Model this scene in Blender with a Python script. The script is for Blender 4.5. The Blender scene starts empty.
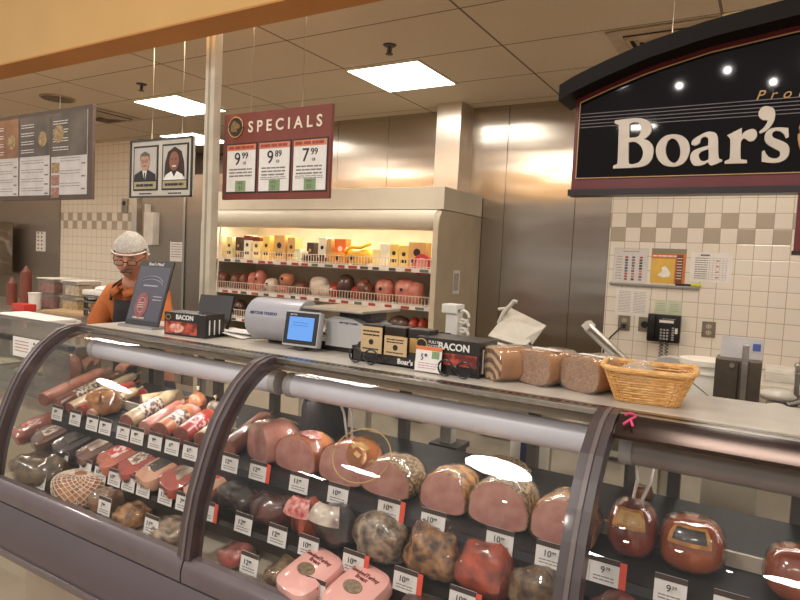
import bpy, bmesh, math, random
from mathutils import Vector, Matrix, noise
random.seed(7)
PI = math.pi
SC = bpy.context.scene
COL = SC.collection

# ---------------------------------------------------------------- camera
YAW, PITCH, ROLL, FPX, EYE = math.radians(30.868), math.radians(3.556), math.radians(2.738), 620.18, 1.6
_F = Vector((-math.sin(YAW)*math.cos(PITCH), math.cos(YAW)*math.cos(PITCH), -math.sin(PITCH)))
_r = Vector((math.cos(YAW), math.sin(YAW), 0)); _u = _r.cross(_F)
CR = _r*math.cos(ROLL)+_u*math.sin(ROLL); CU = -_r*math.sin(ROLL)+_u*math.cos(ROLL)
cam_data = bpy.data.cameras.new('camera'); cam = bpy.data.objects.new('camera', cam_data); COL.objects.link(cam)
cam_data.sensor_width = 36; cam_data.lens = FPX/800*36; cam_data.clip_start = .05
mw = Matrix((CR, CU, -_F)).transposed().to_4x4(); mw.translation = (0, 0, EYE); cam.matrix_world = mw
SC.camera = cam

def at(x, y, Y):          # where the sight line of a point measured in the photo meets the real plane at depth Y
    d = _F + CR*((x-400)/FPX) - CU*((y-300)/FPX)
    return Vector((0, 0, EYE)) + d*(Y/d.y)

# ---------------------------------------------------------------- world, lights, exposure
SC.view_settings.view_transform = 'Standard'; SC.view_settings.look = 'None'
SC.view_settings.gamma = 1; SC.view_settings.use_curve_mapping = False
SC.view_settings.exposure = 0.12
wd = bpy.data.worlds.new('store_light'); SC.world = wd; wd.use_nodes = True
bg = wd.node_tree.nodes['Background']; bg.inputs[0].default_value = (.84, .79, .73, 1); bg.inputs[1].default_value = .56

def area(name, loc, size, power, col=(1, .93, .85), rot=(0, 0, 0)):
    l = bpy.data.lights.new(name, 'AREA'); l.shape = 'RECTANGLE'; l.size, l.size_y = size; l.energy = power; l.color = col
    o = bpy.data.objects.new(name, l); o.location = loc; o.rotation_euler = rot; COL.objects.link(o); return o
# the store's own ceiling troffers on the customer side (behind / above the photographer)
for i, (x, y) in enumerate([(-6.85, -.85), (-1.76, -.62), (3.9, -.85), (-4.4, -3.6), (.4, -3.6), (-2.0, -6.2), (-6.8, -6.2)]):
    area('store_downlight', (x, y, 3.9), (.56, .56), 60).data.shape = 'DISK'
# track spots, then kitchen lights added out of frame to light the room
for i, (x, y) in enumerate([(-1.05, -3.4), (-.55, -3.0), (-.95, -2.3), (-1.6, -3.1), (-.15, -3.6), (-2.1, -2.6)]):
    l = bpy.data.lights.new('track_spot', 'POINT'); l.energy = 9; l.shadow_soft_size = .03; l.color = (1, .93, .84); o = bpy.data.objects.new('track_spot', l); o.location = (x, y, 3.7); COL.objects.link(o)
for x, y in ((-2.44, 2.13), (-4.86, 2.13), (-.02, 2.13), (-7.28, 2.2), (-9.2, 2.3)):  # unseen added lights; the leftmost pair brightens the left tile wall
    area('added_kitchen_light', (x, y, 2.94), (.6, .6), 30, (1, .92, .83))

# ---------------------------------------------------------------- materials
def s2l(c): return tuple((v/12.92 if v <= .04045 else ((v+.055)/1.055)**2.4) for v in c)
def rgb(r, g, b): return s2l((r/255, g/255, b/255))+(1,)
MATS = {}
def mat(name, c, rough=.5, metal=0, coat=0, c2=None, ns=12, bump=0, bs=None, emit=0, stretch=(1, 1, 1), aniso=0, contrast=(.35, .65), detail=4, sub=0, spec=.5, coord='Object'):
    if name in MATS: return MATS[name]
    m = bpy.data.materials.new(name); m.use_nodes = True; nt = m.node_tree; b = nt.nodes['Principled BSDF']
    b.inputs['Base Color'].default_value = c; b.inputs['Roughness'].default_value = rough; b.inputs['Metallic'].default_value = metal
    b.inputs['Coat Weight'].default_value = coat; b.inputs['Coat Roughness'].default_value = .06; b.inputs['Anisotropic'].default_value = aniso
    b.inputs['Specular IOR Level'].default_value = spec
    if sub: b.inputs['Subsurface Weight'].default_value = sub; b.inputs['Subsurface Scale'].default_value = .01
    tc = nt.nodes.new('ShaderNodeTexCoord'); mp = nt.nodes.new('ShaderNodeMapping'); mp.inputs['Scale'].default_value = stretch
    nt.links.new(tc.outputs[coord], mp.inputs[0])
    n = nt.nodes.new('ShaderNodeTexNoise'); n.inputs['Scale'].default_value = ns; n.inputs['Detail'].default_value = detail
    nt.links.new(mp.outputs[0], n.inputs['Vector'])
    if c2 is None: c2 = tuple(v*.86 for v in c[:3])+(1,)
    r = nt.nodes.new('ShaderNodeValToRGB'); r.color_ramp.elements[0].position, r.color_ramp.elements[1].position = contrast
    r.color_ramp.elements[0].color = c2; r.color_ramp.elements[1].color = c
    nt.links.new(n.outputs[0], r.inputs[0]); nt.links.new(r.outputs[0], b.inputs['Base Color'])
    if emit: nt.links.new(r.outputs[0], b.inputs['Emission Color']); b.inputs['Emission Strength'].default_value = emit
    if bump:
        n2 = nt.nodes.new('ShaderNodeTexNoise'); n2.inputs['Scale'].default_value = bs or ns; n2.inputs['Detail'].default_value = 3
        nt.links.new(mp.outputs[0], n2.inputs['Vector'])
        bp = nt.nodes.new('ShaderNodeBump'); bp.inputs['Strength'].default_value = bump; bp.inputs['Distance'].default_value = .01
        nt.links.new(n2.outputs[0], bp.inputs['Height']); nt.links.new(bp.outputs[0], b.inputs['Normal'])
        if coat: nt.links.new(bp.outputs[0], b.inputs['Coat Normal'])
    MATS[name] = m; return m
def emis(name, c, s):
    if name in MATS: return MATS[name]
    m = bpy.data.materials.new(name); m.use_nodes = True; b = m.node_tree.nodes['Principled BSDF']
    b.inputs['Base Color'].default_value = c; b.inputs['Emission Color'].default_value = c; b.inputs['Emission Strength'].default_value = s
    MATS[name] = m; return m
class NB:     # small node-math helper
    def __init__(s, nt): s.nt = nt
    def m(s, op, a, b=None, c=None):
        n = s.nt.nodes.new('ShaderNodeMath'); n.operation = op
        for i, v in enumerate((a, b, c)):
            if v is None: continue
            if isinstance(v, (int, float)): n.inputs[i].default_value = v
            else: s.nt.links.new(v, n.inputs[i])
        return n.outputs[0]

def film(name, tint=(.93, .93, .92, 1), rough=.02, ior=1.5, bump=0, bs=20, haze=0, hazec=(.8, .78, .75, 1), gain=1.0):
    """a thin clear sheet: mostly passes light, mirrors by fresnel, optional milky haze"""
    if name in MATS: return MATS[name]
    m = bpy.data.materials.new(name); m.use_nodes = True; nt = m.node_tree; nt.nodes.clear()
    out = nt.nodes.new('ShaderNodeOutputMaterial'); tr = nt.nodes.new('ShaderNodeBsdfTransparent'); tr.inputs[0].default_value = tint
    gl = nt.nodes.new('ShaderNodeBsdfGlossy'); gl.inputs['Roughness'].default_value = rough
    k = NB(nt); ge = nt.nodes.new('ShaderNodeNewGeometry'); dt = nt.nodes.new('ShaderNodeVectorMath'); dt.operation = 'DOT_PRODUCT'
    nt.links.new(ge.outputs['Normal'], dt.inputs[0]); nt.links.new(ge.outputs['Incoming'], dt.inputs[1])
    f0 = ((ior-1)/(ior+1))**2; c = k.m('SUBTRACT', 1, k.m('ABSOLUTE', dt.outputs['Value']))
    sch = k.m('MULTIPLY', k.m('ADD', k.m('MULTIPLY', k.m('POWER', c, 5), 1-f0), f0), gain)
    mu = nt.nodes.new('ShaderNodeMath'); mu.operation = 'MINIMUM'; mu.inputs[1].default_value = .9; nt.links.new(sch, mu.inputs[0])
    mx = nt.nodes.new('ShaderNodeMixShader'); nt.links.new(mu.outputs[0], mx.inputs[0]); nt.links.new(tr.outputs[0], mx.inputs[1]); nt.links.new(gl.outputs[0], mx.inputs[2])
    last = mx
    if haze:
        df = nt.nodes.new('ShaderNodeBsdfDiffuse'); df.inputs[0].default_value = hazec
        m2 = nt.nodes.new('ShaderNodeMixShader'); m2.inputs[0].default_value = haze
        nt.links.new(mx.outputs[0], m2.inputs[1]); nt.links.new(df.outputs[0], m2.inputs[2]); last = m2
    if bump:
        tc = nt.nodes.new('ShaderNodeTexCoord'); n = nt.nodes.new('ShaderNodeTexNoise'); n.inputs['Scale'].default_value = bs
        nt.links.new(tc.outputs['Object'], n.inputs['Vector']); bp = nt.nodes.new('ShaderNodeBump'); bp.inputs['Strength'].default_value = bump; bp.inputs['Distance'].default_value = .01
        nt.links.new(n.outputs[0], bp.inputs['Height']); nt.links.new(bp.outputs[0], gl.inputs['Normal']); nt.links.new(bp.outputs[0], dt.inputs[0])
    nt.links.new(last.outputs[0], out.inputs[0]); MATS[name] = m; return m

def tile_material():
    m = bpy.data.materials.new('glazed_wall_tile'); m.use_nodes = True; nt = m.node_tree; b = nt.nodes['Principled BSDF']; k = NB(nt)
    g = nt.nodes.new('ShaderNodeNewGeometry'); sp = nt.nodes.new('ShaderNodeSeparateXYZ'); nt.links.new(g.outputs['Position'], sp.inputs[0])
    s = .1085
    u = k.m('DIVIDE', k.m('ADD', k.m('ADD', sp.outputs[0], sp.outputs[1]), -5+.02+10*s*10), s)
    v = k.m('DIVIDE', k.m('ADD', sp.outputs[2], -1.836+20*s), s)
    fu = k.m('FRACT', u); fv = k.m('FRACT', v); iu = k.m('FLOOR', u); iv = k.m('FLOOR', v)
    edge = lambda f: k.m('MINIMUM', f, k.m('SUBTRACT', 1, f))
    d = k.m('MINIMUM', edge(fu), edge(fv))
    grout = k.m('LESS_THAN', d, .018)
    band = k.m('MULTIPLY', k.m('GREATER_THAN', iv, 19.5), k.m('LESS_THAN', iv, 21.5))
    par = k.m('MODULO', k.m('ADD', iu, iv), 2)
    grey = k.m('MULTIPLY', band, k.m('LESS_THAN', par, .5))
    wn = nt.nodes.new('ShaderNodeTexWhiteNoise'); cb = nt.nodes.new('ShaderNodeCombineXYZ'); nt.links.new(iu, cb.inputs[0]); nt.links.new(iv, cb.inputs[1]); nt.links.new(cb.outputs[0], wn.inputs['Vector'])
    def mix(f, A, B):
        n = nt.nodes.new('ShaderNodeMix'); n.data_type = 'RGBA'
        nt.links.new(f, n.inputs[0]) if not isinstance(f, float) else None
        for i, c in ((6, A), (7, B)):
            if isinstance(c, tuple): n.inputs[i].default_value = c
            else: nt.links.new(c, n.inputs[i])
        return n.outputs[2]
    c = mix(wn.outputs[0], rgb(230, 222, 208), rgb(234, 224, 208))
    c = mix(grey, c, rgb(180, 168, 150))
    c = mix(grout, c, rgb(168, 152, 132))
    nt.links.new(c, b.inputs['Base Color'])
    b.inputs['Roughness'].default_value = .12
    mr = nt.nodes.new('ShaderNodeMapRange'); mr.inputs[1].default_value = 0; mr.inputs[2].default_value = .07; nt.links.new(d, mr.inputs[0])
    n2 = nt.nodes.new('ShaderNodeTexNoise'); n2.inputs['Scale'].default_value = 14; nt.links.new(g.outputs['Position'], n2.inputs['Vector'])
    h = k.m('ADD', mr.outputs[0], k.m('MULTIPLY', n2.outputs[0], .5))
    bp = nt.nodes.new('ShaderNodeBump'); bp.inputs['Strength'].default_value = .35; bp.inputs['Distance'].default_value = .004
    nt.links.new(h, bp.inputs['Height']); nt.links.new(bp.outputs[0], b.inputs['Normal'])
    rr = k.m('ADD', k.m('MULTIPLY', grout, .6), .13); nt.links.new(rr, b.inputs['Roughness'])
    return m
def ceiling_material():
    m = bpy.data.materials.new('ceiling_tile_grid'); m.use_nodes = True; nt = m.node_tree; b = nt.nodes['Principled BSDF']; k = NB(nt)
    g = nt.nodes.new('ShaderNodeNewGeometry'); sp = nt.nodes.new('ShaderNodeSeparateXYZ'); nt.links.new(g.outputs['Position'], sp.inputs[0])
    fu = k.m('FRACT', k.m('DIVIDE', k.m('ADD', sp.outputs[0], 1.535+121), 1.21)); fv = k.m('FRACT', k.m('DIVIDE', k.m('ADD', sp.outputs[1], 61-3.04), .61))
    e = lambda f, w: k.m('LESS_THAN', k.m('MINIMUM', f, k.m('SUBTRACT', 1, f)), w)
    ln = k.m('MAXIMUM', e(fu, .006), e(fv, .009))
    n = nt.nodes.new('ShaderNodeTexNoise'); n.inputs['Scale'].default_value = 60; nt.links.new(g.outputs['Position'], n.inputs['Vector'])
    r = nt.nodes.new('ShaderNodeValToRGB'); r.color_ramp.elements[0].color = rgb(204, 188, 164); r.color_ramp.elements[1].color = rgb(216, 200, 176); nt.links.new(n.outputs[0], r.inputs[0])
    mx = nt.nodes.new('ShaderNodeMix'); mx.data_type = 'RGBA'; nt.links.new(ln, mx.inputs[0]); nt.links.new(r.outputs[0], mx.inputs[6]); mx.inputs[7].default_value = rgb(120, 100, 78)
    nt.links.new(mx.outputs[2], b.inputs['Base Color']); b.inputs['Roughness'].default_value = .8
    return m
def steel_material(name, c, rough=.24, wave=.25):
    m = bpy.data.materials.new(name); m.use_nodes = True; nt = m.node_tree; b = nt.nodes['Principled BSDF']
    tc = nt.nodes.new('ShaderNodeTexCoord')
    def nz(scale, st, detail=3):
        mp = nt.nodes.new('ShaderNodeMapping'); mp.inputs['Scale'].default_value = st; nt.links.new(tc.outputs['Object'], mp.inputs[0])
        n = nt.nodes.new('ShaderNodeTexNoise'); n.inputs['Scale'].default_value = scale; n.inputs['Detail'].default_value = detail; nt.links.new(mp.outputs[0], n.inputs['Vector']); return n
    n1 = nz(200, (.03, 1, 1)); r = nt.nodes.new('ShaderNodeValToRGB')
    r.color_ramp.elements[0].color = tuple(v*.86 for v in c[:3])+(1,); r.color_ramp.elements[1].color = c
    nt.links.new(n1.outputs[0], r.inputs[0]); nt.links.new(r.outputs[0], b.inputs['Base Color'])
    b.inputs['Metallic'].default_value = 1; b.inputs['Roughness'].default_value = rough; b.inputs['Anisotropic'].default_value = .85
    cv = nt.nodes.new('ShaderNodeCombineXYZ'); cv.inputs[0].default_value = 1; nt.links.new(cv.outputs[0], b.inputs['Tangent'])
    n2 = nz(1.6, (.5, 1, 1.6), 2); bp = nt.nodes.new('ShaderNodeBump'); bp.inputs['Strength'].default_value = wave; bp.inputs['Distance'].default_value = .05
    nt.links.new(n2.outputs[0], bp.inputs['Height']); nt.links.new(bp.outputs[0], b.inputs['Normal'])
    MATS[name] = m; return m

TILE = tile_material(); CEIL = ceiling_material()
STEEL = steel_material('brushed_steel_panel', (.50, .45, .39, 1), .23, .16)
DSTEEL = steel_material('dark_cooler_steel', (.40, .34, .28, 1), .42, .1)
METAL = mat('satin_steel', (.45, .42, .38, 1), .28, 1, ns=40)
GREYM = mat('grey_enamel', rgb(178, 176, 176), .4, ns=8)
WHITE = mat('white_enamel', rgb(226, 220, 210), .45, ns=9)
CREAM = mat('cream_enamel', rgb(212, 203, 184), .45, ns=6, c2=rgb(206, 197, 178))
TAUPE = mat('taupe_frame_plastic', rgb(78, 66, 67), .33, coat=.3, c2=rgb(71, 60, 61), ns=5)
BUMP = mat('taupe_bumper', rgb(84, 73, 77), .42, coat=.25, c2=rgb(79, 69, 72), ns=3)
BLACK = mat('black_plastic', rgb(28, 26, 27), .35, ns=20)
DGREY = mat('dark_grey_plastic', rgb(58, 54, 54), .4, ns=20)
PAPER = mat('paper_white', rgb(233, 228, 222), .6, ns=30, c2=rgb(226, 220, 214))
GOLD = mat('gold_print', rgb(196, 160, 92), .4, ns=30)
RED = mat('dark_red_print', rgb(122, 44, 38), .4, ns=20)
SIGNRED = mat('sign_brick_red', rgb(126, 60, 48), .55, ns=20)
INK = mat('ink_black', rgb(38, 34, 34), .5, ns=30)
GREYINK = mat('ink_grey', rgb(128, 120, 116), .5, ns=30)
WHITEINK = mat('ink_white', rgb(240, 236, 230), .4, ns=30)
WIRE = mat('white_wire', rgb(226, 208, 188), .35, ns=30)
COUNTER = mat('counter_laminate', rgb(196, 188, 176), .28, ns=14, c2=rgb(184, 176, 164))
GLASS = film('case_glass', (.97, .965, .955, 1), .0, 1.5, gain=1.1)
WRAP = film('crinkled_wrap', (.96, .95, .94, 1), .045, 1.5, bump=.45, bs=24, gain=1.25, haze=.012)

# ---------------------------------------------------------------- mesh helpers
class B:
    def __init__(s): s.bm = bmesh.new()
    def _m(s, verts, mi):
        fs = set(f for v in verts for f in v.link_faces)
        for f in fs: f.material_index = mi
    def box(s, c, d, rot=None, mi=0, bev=0):
        M = Matrix.Translation(c) @ (rot.to_4x4() if rot is not None else Matrix.Identity(4)) @ Matrix.Diagonal((*d, 1))
        r = bmesh.ops.create_cube(s.bm, size=1, matrix=M); s._m(r['verts'], mi)
        if bev:
            es = list(set(e for v in r['verts'] for e in v.link_edges))
            q = bmesh.ops.bevel(s.bm, geom=es, offset=bev, segments=2, affect='EDGES', profile=.7)
            for f in q['faces']: f.material_index = mi
        return s
    def span(s, x0, x1, y0, y1, z0, z1, mi=0, bev=0):
        return s.box(((x0+x1)/2, (y0+y1)/2, (z0+z1)/2), (abs(x1-x0), abs(y1-y0), abs(z1-z0)), None, mi, bev)
    def cyl(s, p0, p1, r0, r1=None, n=16, mi=0, cap=True):
        p0, p1 = Vector(p0), Vector(p1); d = p1-p0; q = d.to_track_quat('Z', 'Y').to_matrix().to_4x4()
        r = bmesh.ops.create_cone(s.bm, cap_ends=cap, segments=n, radius1=r0, radius2=r0 if r1 is None else r1, depth=d.length, matrix=Matrix.Translation((p0+p1)/2) @ q)
        s._m(r['verts'], mi); return s
    def ell(s, c, d, n=16, mi=0, rot=None):
        M = Matrix.Translation(c) @ (rot.to_4x4() if rot is not None else Matrix.Identity(4)) @ Matrix.Diagonal((*d, 1))
        r = bmesh.ops.create_uvsphere(s.bm, u_segments=n, v_segments=max(6, n*2//3), radius=1, matrix=M); s._m(r['verts'], mi); return s
    def tube(s, pts, r, n=8, mi=0, closed=False):
        pts = [Vector(p) for p in pts]; rings = []; up = Vector((0, 0, 1)); N = len(pts)
        for i, p in enumerate(pts):
            a = pts[(i-1) % N] if (closed or i) else p; b = pts[(i+1) % N] if (closed or i < N-1) else p
            t = (b-a).normalized(); sd = t.cross(up)
            if sd.length < 1e-3: sd = t.cross(Vector((1, 0, 0)))
            sd.normalize(); u2 = sd.cross(t)
            rr = r[i] if isinstance(r, (list, tuple)) else r
            rings.append([s.bm.verts.new(p+sd*rr*math.cos(2*PI*k/n)+u2*rr*math.sin(2*PI*k/n)) for k in range(n)])
        for i in range(N if closed else N-1):
            A, C = rings[i], rings[(i+1) % N]
            for k in range(n): s.bm.faces.new((A[k], A[(k+1) % n], C[(k+1) % n], C[k])).material_index = mi
        if not closed:
            s.bm.faces.new(rings[0][::-1]).material_index = mi; s.bm.faces.new(rings[-1]).material_index = mi
        return s
    def prism(s, poly, a0, a1, plane='yz', mi=0):
        """extrude a closed 2-D outline between a0 and a1 along the remaining axis"""
        f = {'yz': lambda p, a: (a, p[0], p[1]), 'xz': lambda p, a: (p[0], a, p[1]), 'xy': lambda p, a: (p[0], p[1], a)}[plane]
        A = [s.bm.verts.new(f(p, a0)) for p in poly]; C = [s.bm.verts.new(f(p, a1)) for p in poly]; n = len(poly)
        for k in range(n): s.bm.faces.new((A[k], A[(k+1) % n], C[(k+1) % n], C[k])).material_index = mi
        s.bm.faces.new(A[::-1]).material_index = mi; s.bm.faces.new(C).material_index = mi; return s
    def loft(s, rings, mi=0, c0=True, c1=True):
        R = [[s.bm.verts.new(p) for p in r] for r in rings]; n = len(rings[0])
        for A, C in zip(R[:-1], R[1:]):
            for k in range(n): s.bm.faces.new((A[k], A[(k+1) % n], C[(k+1) % n], C[k])).material_index = mi
        if c0: s.bm.faces.new(R[0][::-1]).material_index = mi
        if c1: s.bm.faces.new(R[-1]).material_index = mi
        return s
    def lump(s, amp, scale, seed=0):
        s.bm.normal_update()
        for v in s.bm.verts: v.co += v.normal*amp*noise.noise(v.co*scale+Vector((seed*3.1, seed*1.7, seed)))
        return s
    def build(s, name, mats, parent=None, smooth=False, loc=None, rot=None, fix=True):
        if fix: bmesh.ops.recalc_face_normals(s.bm, faces=s.bm.faces)
        me = bpy.data.meshes.new(name); s.bm.to_mesh(me); s.bm.free()
        for m in (mats if isinstance(mats, (list, tuple)) else [mats]): me.materials.append(m)
        if smooth:
            for p in me.polygons: p.use_smooth = True
            try: me.set_sharp_from_angle(angle=math.radians(38))
            except Exception: pass
        o = bpy.data.objects.new(name, me); COL.objects.link(o)
        if parent: o.parent = parent
        if loc is not None: o.location = loc
        if rot is not None: o.rotation_euler = rot
        return o
def tag(o, label, cat, group=None, kind=None):
    o['label'] = label; o['category'] = cat
    if group: o['group'] = group
    if kind: o['kind'] = kind
    return o
def thing(name, label, cat, loc=(0, 0, 0), rz=0, group=None):
    o = bpy.data.objects.new(name, None); o.empty_display_size = .05; COL.objects.link(o); o.location = loc; o.rotation_euler = (0, 0, rz)
    return tag(o, label, cat, group)
def struct(o): o['kind'] = 'structure'; return o
def dup(root, loc=None, rz=None, label=None):
    def cp(o, par):
        c = o.copy(); COL.objects.link(c)
        if par: c.parent = par
        for ch in o.children: cp(ch, c)
        return c
    r = cp(root, None)
    if loc is not None: r.location = loc
    if rz is not None: r.rotation_euler = (0, 0, rz)
    if label: r['label'] = label
    return r
TXT = {}
def text_mesh(body, size, depth=.0008, shear=0, spacing=1.0, bold=0):
    k = (body, size, depth, shear, spacing, bold)
    if k in TXT: return TXT[k]
    cu = bpy.data.curves.new('lettering', 'FONT'); cu.body = body; cu.size = size; cu.extrude = depth; cu.shear = shear; cu.space_character = spacing; cu.offset = bold; cu.resolution_u = 3
    o = bpy.data.objects.new('lettering', cu); COL.objects.link(o)
    bpy.context.view_layer.update(); dg = bpy.context.evaluated_depsgraph_get()
    me = bpy.data.meshes.new_from_object(o.evaluated_get(dg)); bpy.data.objects.remove(o); TXT[k] = me; return me
def lettering(body, size, m, loc, parent=None, rot=(PI/2, 0, 0), center=False, name='lettering', **kw):
    me = text_mesh(body, size, **kw).copy(); me.name = name
    me.materials.clear(); me.materials.append(m)
    if center and len(me.vertices):
        xs = [v.co.x for v in me.vertices]; cx = (min(xs)+max(xs))/2
        for v in me.vertices: v.co.x -= cx
    o = bpy.data.objects.new(name, me); COL.objects.link(o); o.location = loc; o.rotation_euler = rot
    if parent: o.parent = parent
    return o
def text_rows(b, x0, x1, z0, z1, n, y, rnd=None, mi=0, words=True, h=.35):
    """rows of small illegible print as raised ink dashes on a sheet facing -Y"""
    R = rnd or random; dz = (z1-z0)/n
    for i in range(n):
        zc = z1-dz*(i+.5); x = x0
        while x < x1-1e-4:
            w = min(R.uniform(.10, .3)*(x1-x0), x1-x); 
            if w > (x1-x0)*.04: b.span(x, x+w*.85, y-.0004, y+.0004, zc-dz*h/2, zc+dz*h/2, mi)
            x += w
            if not words: break
    return b

# ================================================================ the setting
FLOORM = mat('dull_vinyl_floor', rgb(168, 152, 134), .35, ns=3, c2=rgb(158, 142, 124))
struct(B().span(-11.2, 3.2, -8, 6.3, -.06, 0).build('floor', FLOORM))
struct(B().span(-11.2, 3.2, 1.94, 6.3, 2.96, 3.02).build('ceiling', CEIL))
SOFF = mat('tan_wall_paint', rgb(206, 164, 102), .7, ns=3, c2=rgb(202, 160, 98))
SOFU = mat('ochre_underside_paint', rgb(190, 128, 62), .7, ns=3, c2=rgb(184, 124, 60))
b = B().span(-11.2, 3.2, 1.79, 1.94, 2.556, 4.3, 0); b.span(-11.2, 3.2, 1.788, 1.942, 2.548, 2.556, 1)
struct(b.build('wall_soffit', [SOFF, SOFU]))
struct(B().span(-8.55, -6.9, 5, 5.08, 0, 2.96).build('wall_back_left_tile', TILE))
struct(B().span(-11.2, -8.55, 4.98, 5.08, 0, 2.96).build('wall_back_left_steel', DSTEEL))
struct(B().span(-1.115, 3.1, 5, 5.08, 0, 2.96).build('wall_back_right', TILE))
struct(B().span(-7.0, -4.7, 6.1, 6.18, 0, 2.96).build('wall_alcove_back', DSTEEL))
struct(B().span(-6.98, -6.9, 5.08, 6.1, 0, 2.96).build('wall_alcove_left', DSTEEL))
struct(B().span(-4.8, -4.72, 5.08, 6.1, 0, 2.96).build('wall_alcove_right', STEEL))
struct(B().span(-11.2, -11.1, 1.94, 5, 0, 2.96).build('wall_left', DSTEEL))
struct(B().span(3.1, 3.2, 1.94, 5.08, 0, 2.96).build('wall_right', TILE))
for i, (a, c) in enumerate(((-4.8, -3.79), (-3.79, -3.2), (-3.2, -2.6), (-2.6, -2.0), (-2.0, -1.40), (-1.40, -1.115))):
    w = B().span(a+.002, c-.002, 5, 5.06, 0, 2.96, bev=.0015).build('wall_back_steel_%d' % (i+1), STEEL); struct(w)
struct(B().span(-4.8, -1.115, 5.04, 5.08, 0, 2.96).build('wall_back_steel_backing', BLACK))
LCOL = steel_material('pale_steel_duct', (.74, .68, .60, 1), .36, .05)
struct(B().span(-2.56, -2.33, 4.75, 5.0, 2.0, 2.96, bev=.003).build('trim_duct', LCOL))
struct(B().span(-6.93, -6.83, 4.95, 5.1, 0, 2.96, bev=.004).build('trim_alcove_left', LCOL))
struct(B().span(-4.88, -4.78, 4.95, 5.1, 0, 2.96, bev=.004).build('trim_alcove_right', LCOL))
struct(B().span(-6.83, -4.88, 5.02, 5.12, 0, 2.5, bev=.006).build('wall_cooler_front', DSTEEL))
for i, x in enumerate((-6.02, -5.62)):
    struct(B().span(x-.02, x+.02, 5.0, 5.02, 0, 2.5, bev=.004).build('trim_cooler_%d' % (i+1), METAL))

# ---------------------------------------------------------------- ceiling fittings
LAMP = emis('troffer_diffuser', (1, .95, .87, 1), 11)
for x, y, lb in ((-5.165, 3.66, 'bright square ceiling light at left, above the framed portraits'), (-6.375, 4.88, 'bright square ceiling light furthest back, just above the portraits'),
                 (-2.745, 3.66, 'bright square ceiling light right of the specials sign'), (-.325, 3.66, 'bright ceiling light showing over the arched black sign')):
    t = thing('ceiling_light', lb, 'ceiling light', (x+.305, y+.305, 2.96), 0, 'ceiling lights')
    B().span(-.29, .29, -.29, .29, -.012, -.006).build('diffuser', LAMP, t)
    f = B()
    for s in (-1, 1): f.span(-.305, .305, s*.2975-.0075, s*.2975+.0075, -.014, -.002); f.span(s*.2975-.0075, s*.2975+.0075, -.29, .29, -.014, -.002)
    f.build('frame', CREAM, t)
VENTM = mat('vent_paint', rgb(190, 172, 146), .6); VGAP = mat('vent_gap_dark', rgb(40, 32, 26), .8)
for x, y, lb in ((-6.375, 3.66, 'square louvred air vent behind the menu board'), (-.935, 3.66, 'square louvred air vent above the left end of the arched sign')):
    t = thing('air_vent', lb, 'air vent', (x+.305, y+.305, 2.96), 0, 'ceiling air vents')
    B().span(-.21, .21, -.21, .21, -.014, -.010).build('backing', VGAP, t)
    B().span(-.29, .29, -.29, .29, -.010, -.006).build('panel', VENTM, t)
    for k, r in enumerate((.20, .155, .11, .065)):
        f = B(); w = .016
        for s in (-1, 1):
            f.box((0, s*(r-w/2), -.024), (2*r, .028, .004), Matrix.Rotation(s*.5, 3, 'X')); f.box((s*(r-w/2), 0, -.024), (.028, 2*r, .004), Matrix.Rotation(-s*.5, 3, 'Y'))
        f.build('louvre', VENTM, t)
t = thing('ceiling_speaker', 'round flush speaker grille in the ceiling above the menu board', 'speaker', (-5.80, 3.345, 2.96))
B().cyl((0, 0, -.012), (0, 0, 0), .15, n=40).build('rim', mat('speaker_rim', rgb(170, 152, 126), .6), t, True)
B().cyl((0, 0, -.016), (0, 0, -.011), .13, .135, n=40).build('grille', mat('speaker_grille', rgb(118, 98, 76), .6, ns=300), t, True)
for x, y, lb in ((-4.58, 3.34, 'small fire sprinkler in the ceiling above the portraits'), (-2.18, 3.37, 'small fire sprinkler beside the large ceiling light')):
    t = thing('fire_sprinkler', lb, 'fire sprinkler', (x, y, 2.96), 0, 'ceiling sprinklers')
    B().cyl((0, 0, -.008), (0, 0, 0), .035, .045, n=20).build('escutcheon', DGREY, t, True)
    f = B().cyl((0, 0, -.05), (0, 0, -.008), .009); f.tube([(-.016, 0, -.02), (-.014, 0, -.045), (0, 0, -.055), (.014, 0, -.045), (.016, 0, -.02)], .003); f.build('nozzle', DGREY, t, True)
    B().cyl((0, 0, -.058), (0, 0, -.054), .024, n=16).build('deflector', DGREY, t, True)

# ================================================================ deli case
PROF = [(1.59, 1.257), (1.56, 1.255), (1.525, 1.248), (1.485, 1.232), (1.445, 1.206), (1.41, 1.178), (1.37, 1.13), (1.335, 1.08), (1.305, 1.02), (1.28, .955), (1.255, .88), (1.238, .80), (1.225, .70)]
XS = (-2.53, -1.42, -.318, .78); X0, X1 = XS[0], XS[-1]
case = thing('deli_display_case', 'long curved glass deli display case full of meats with taupe frame', 'display case', (0, 0, 0))
def P(b, name, m, smooth=False, par=None, **k): return b.build(name, m, par or case, smooth, **k)
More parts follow.
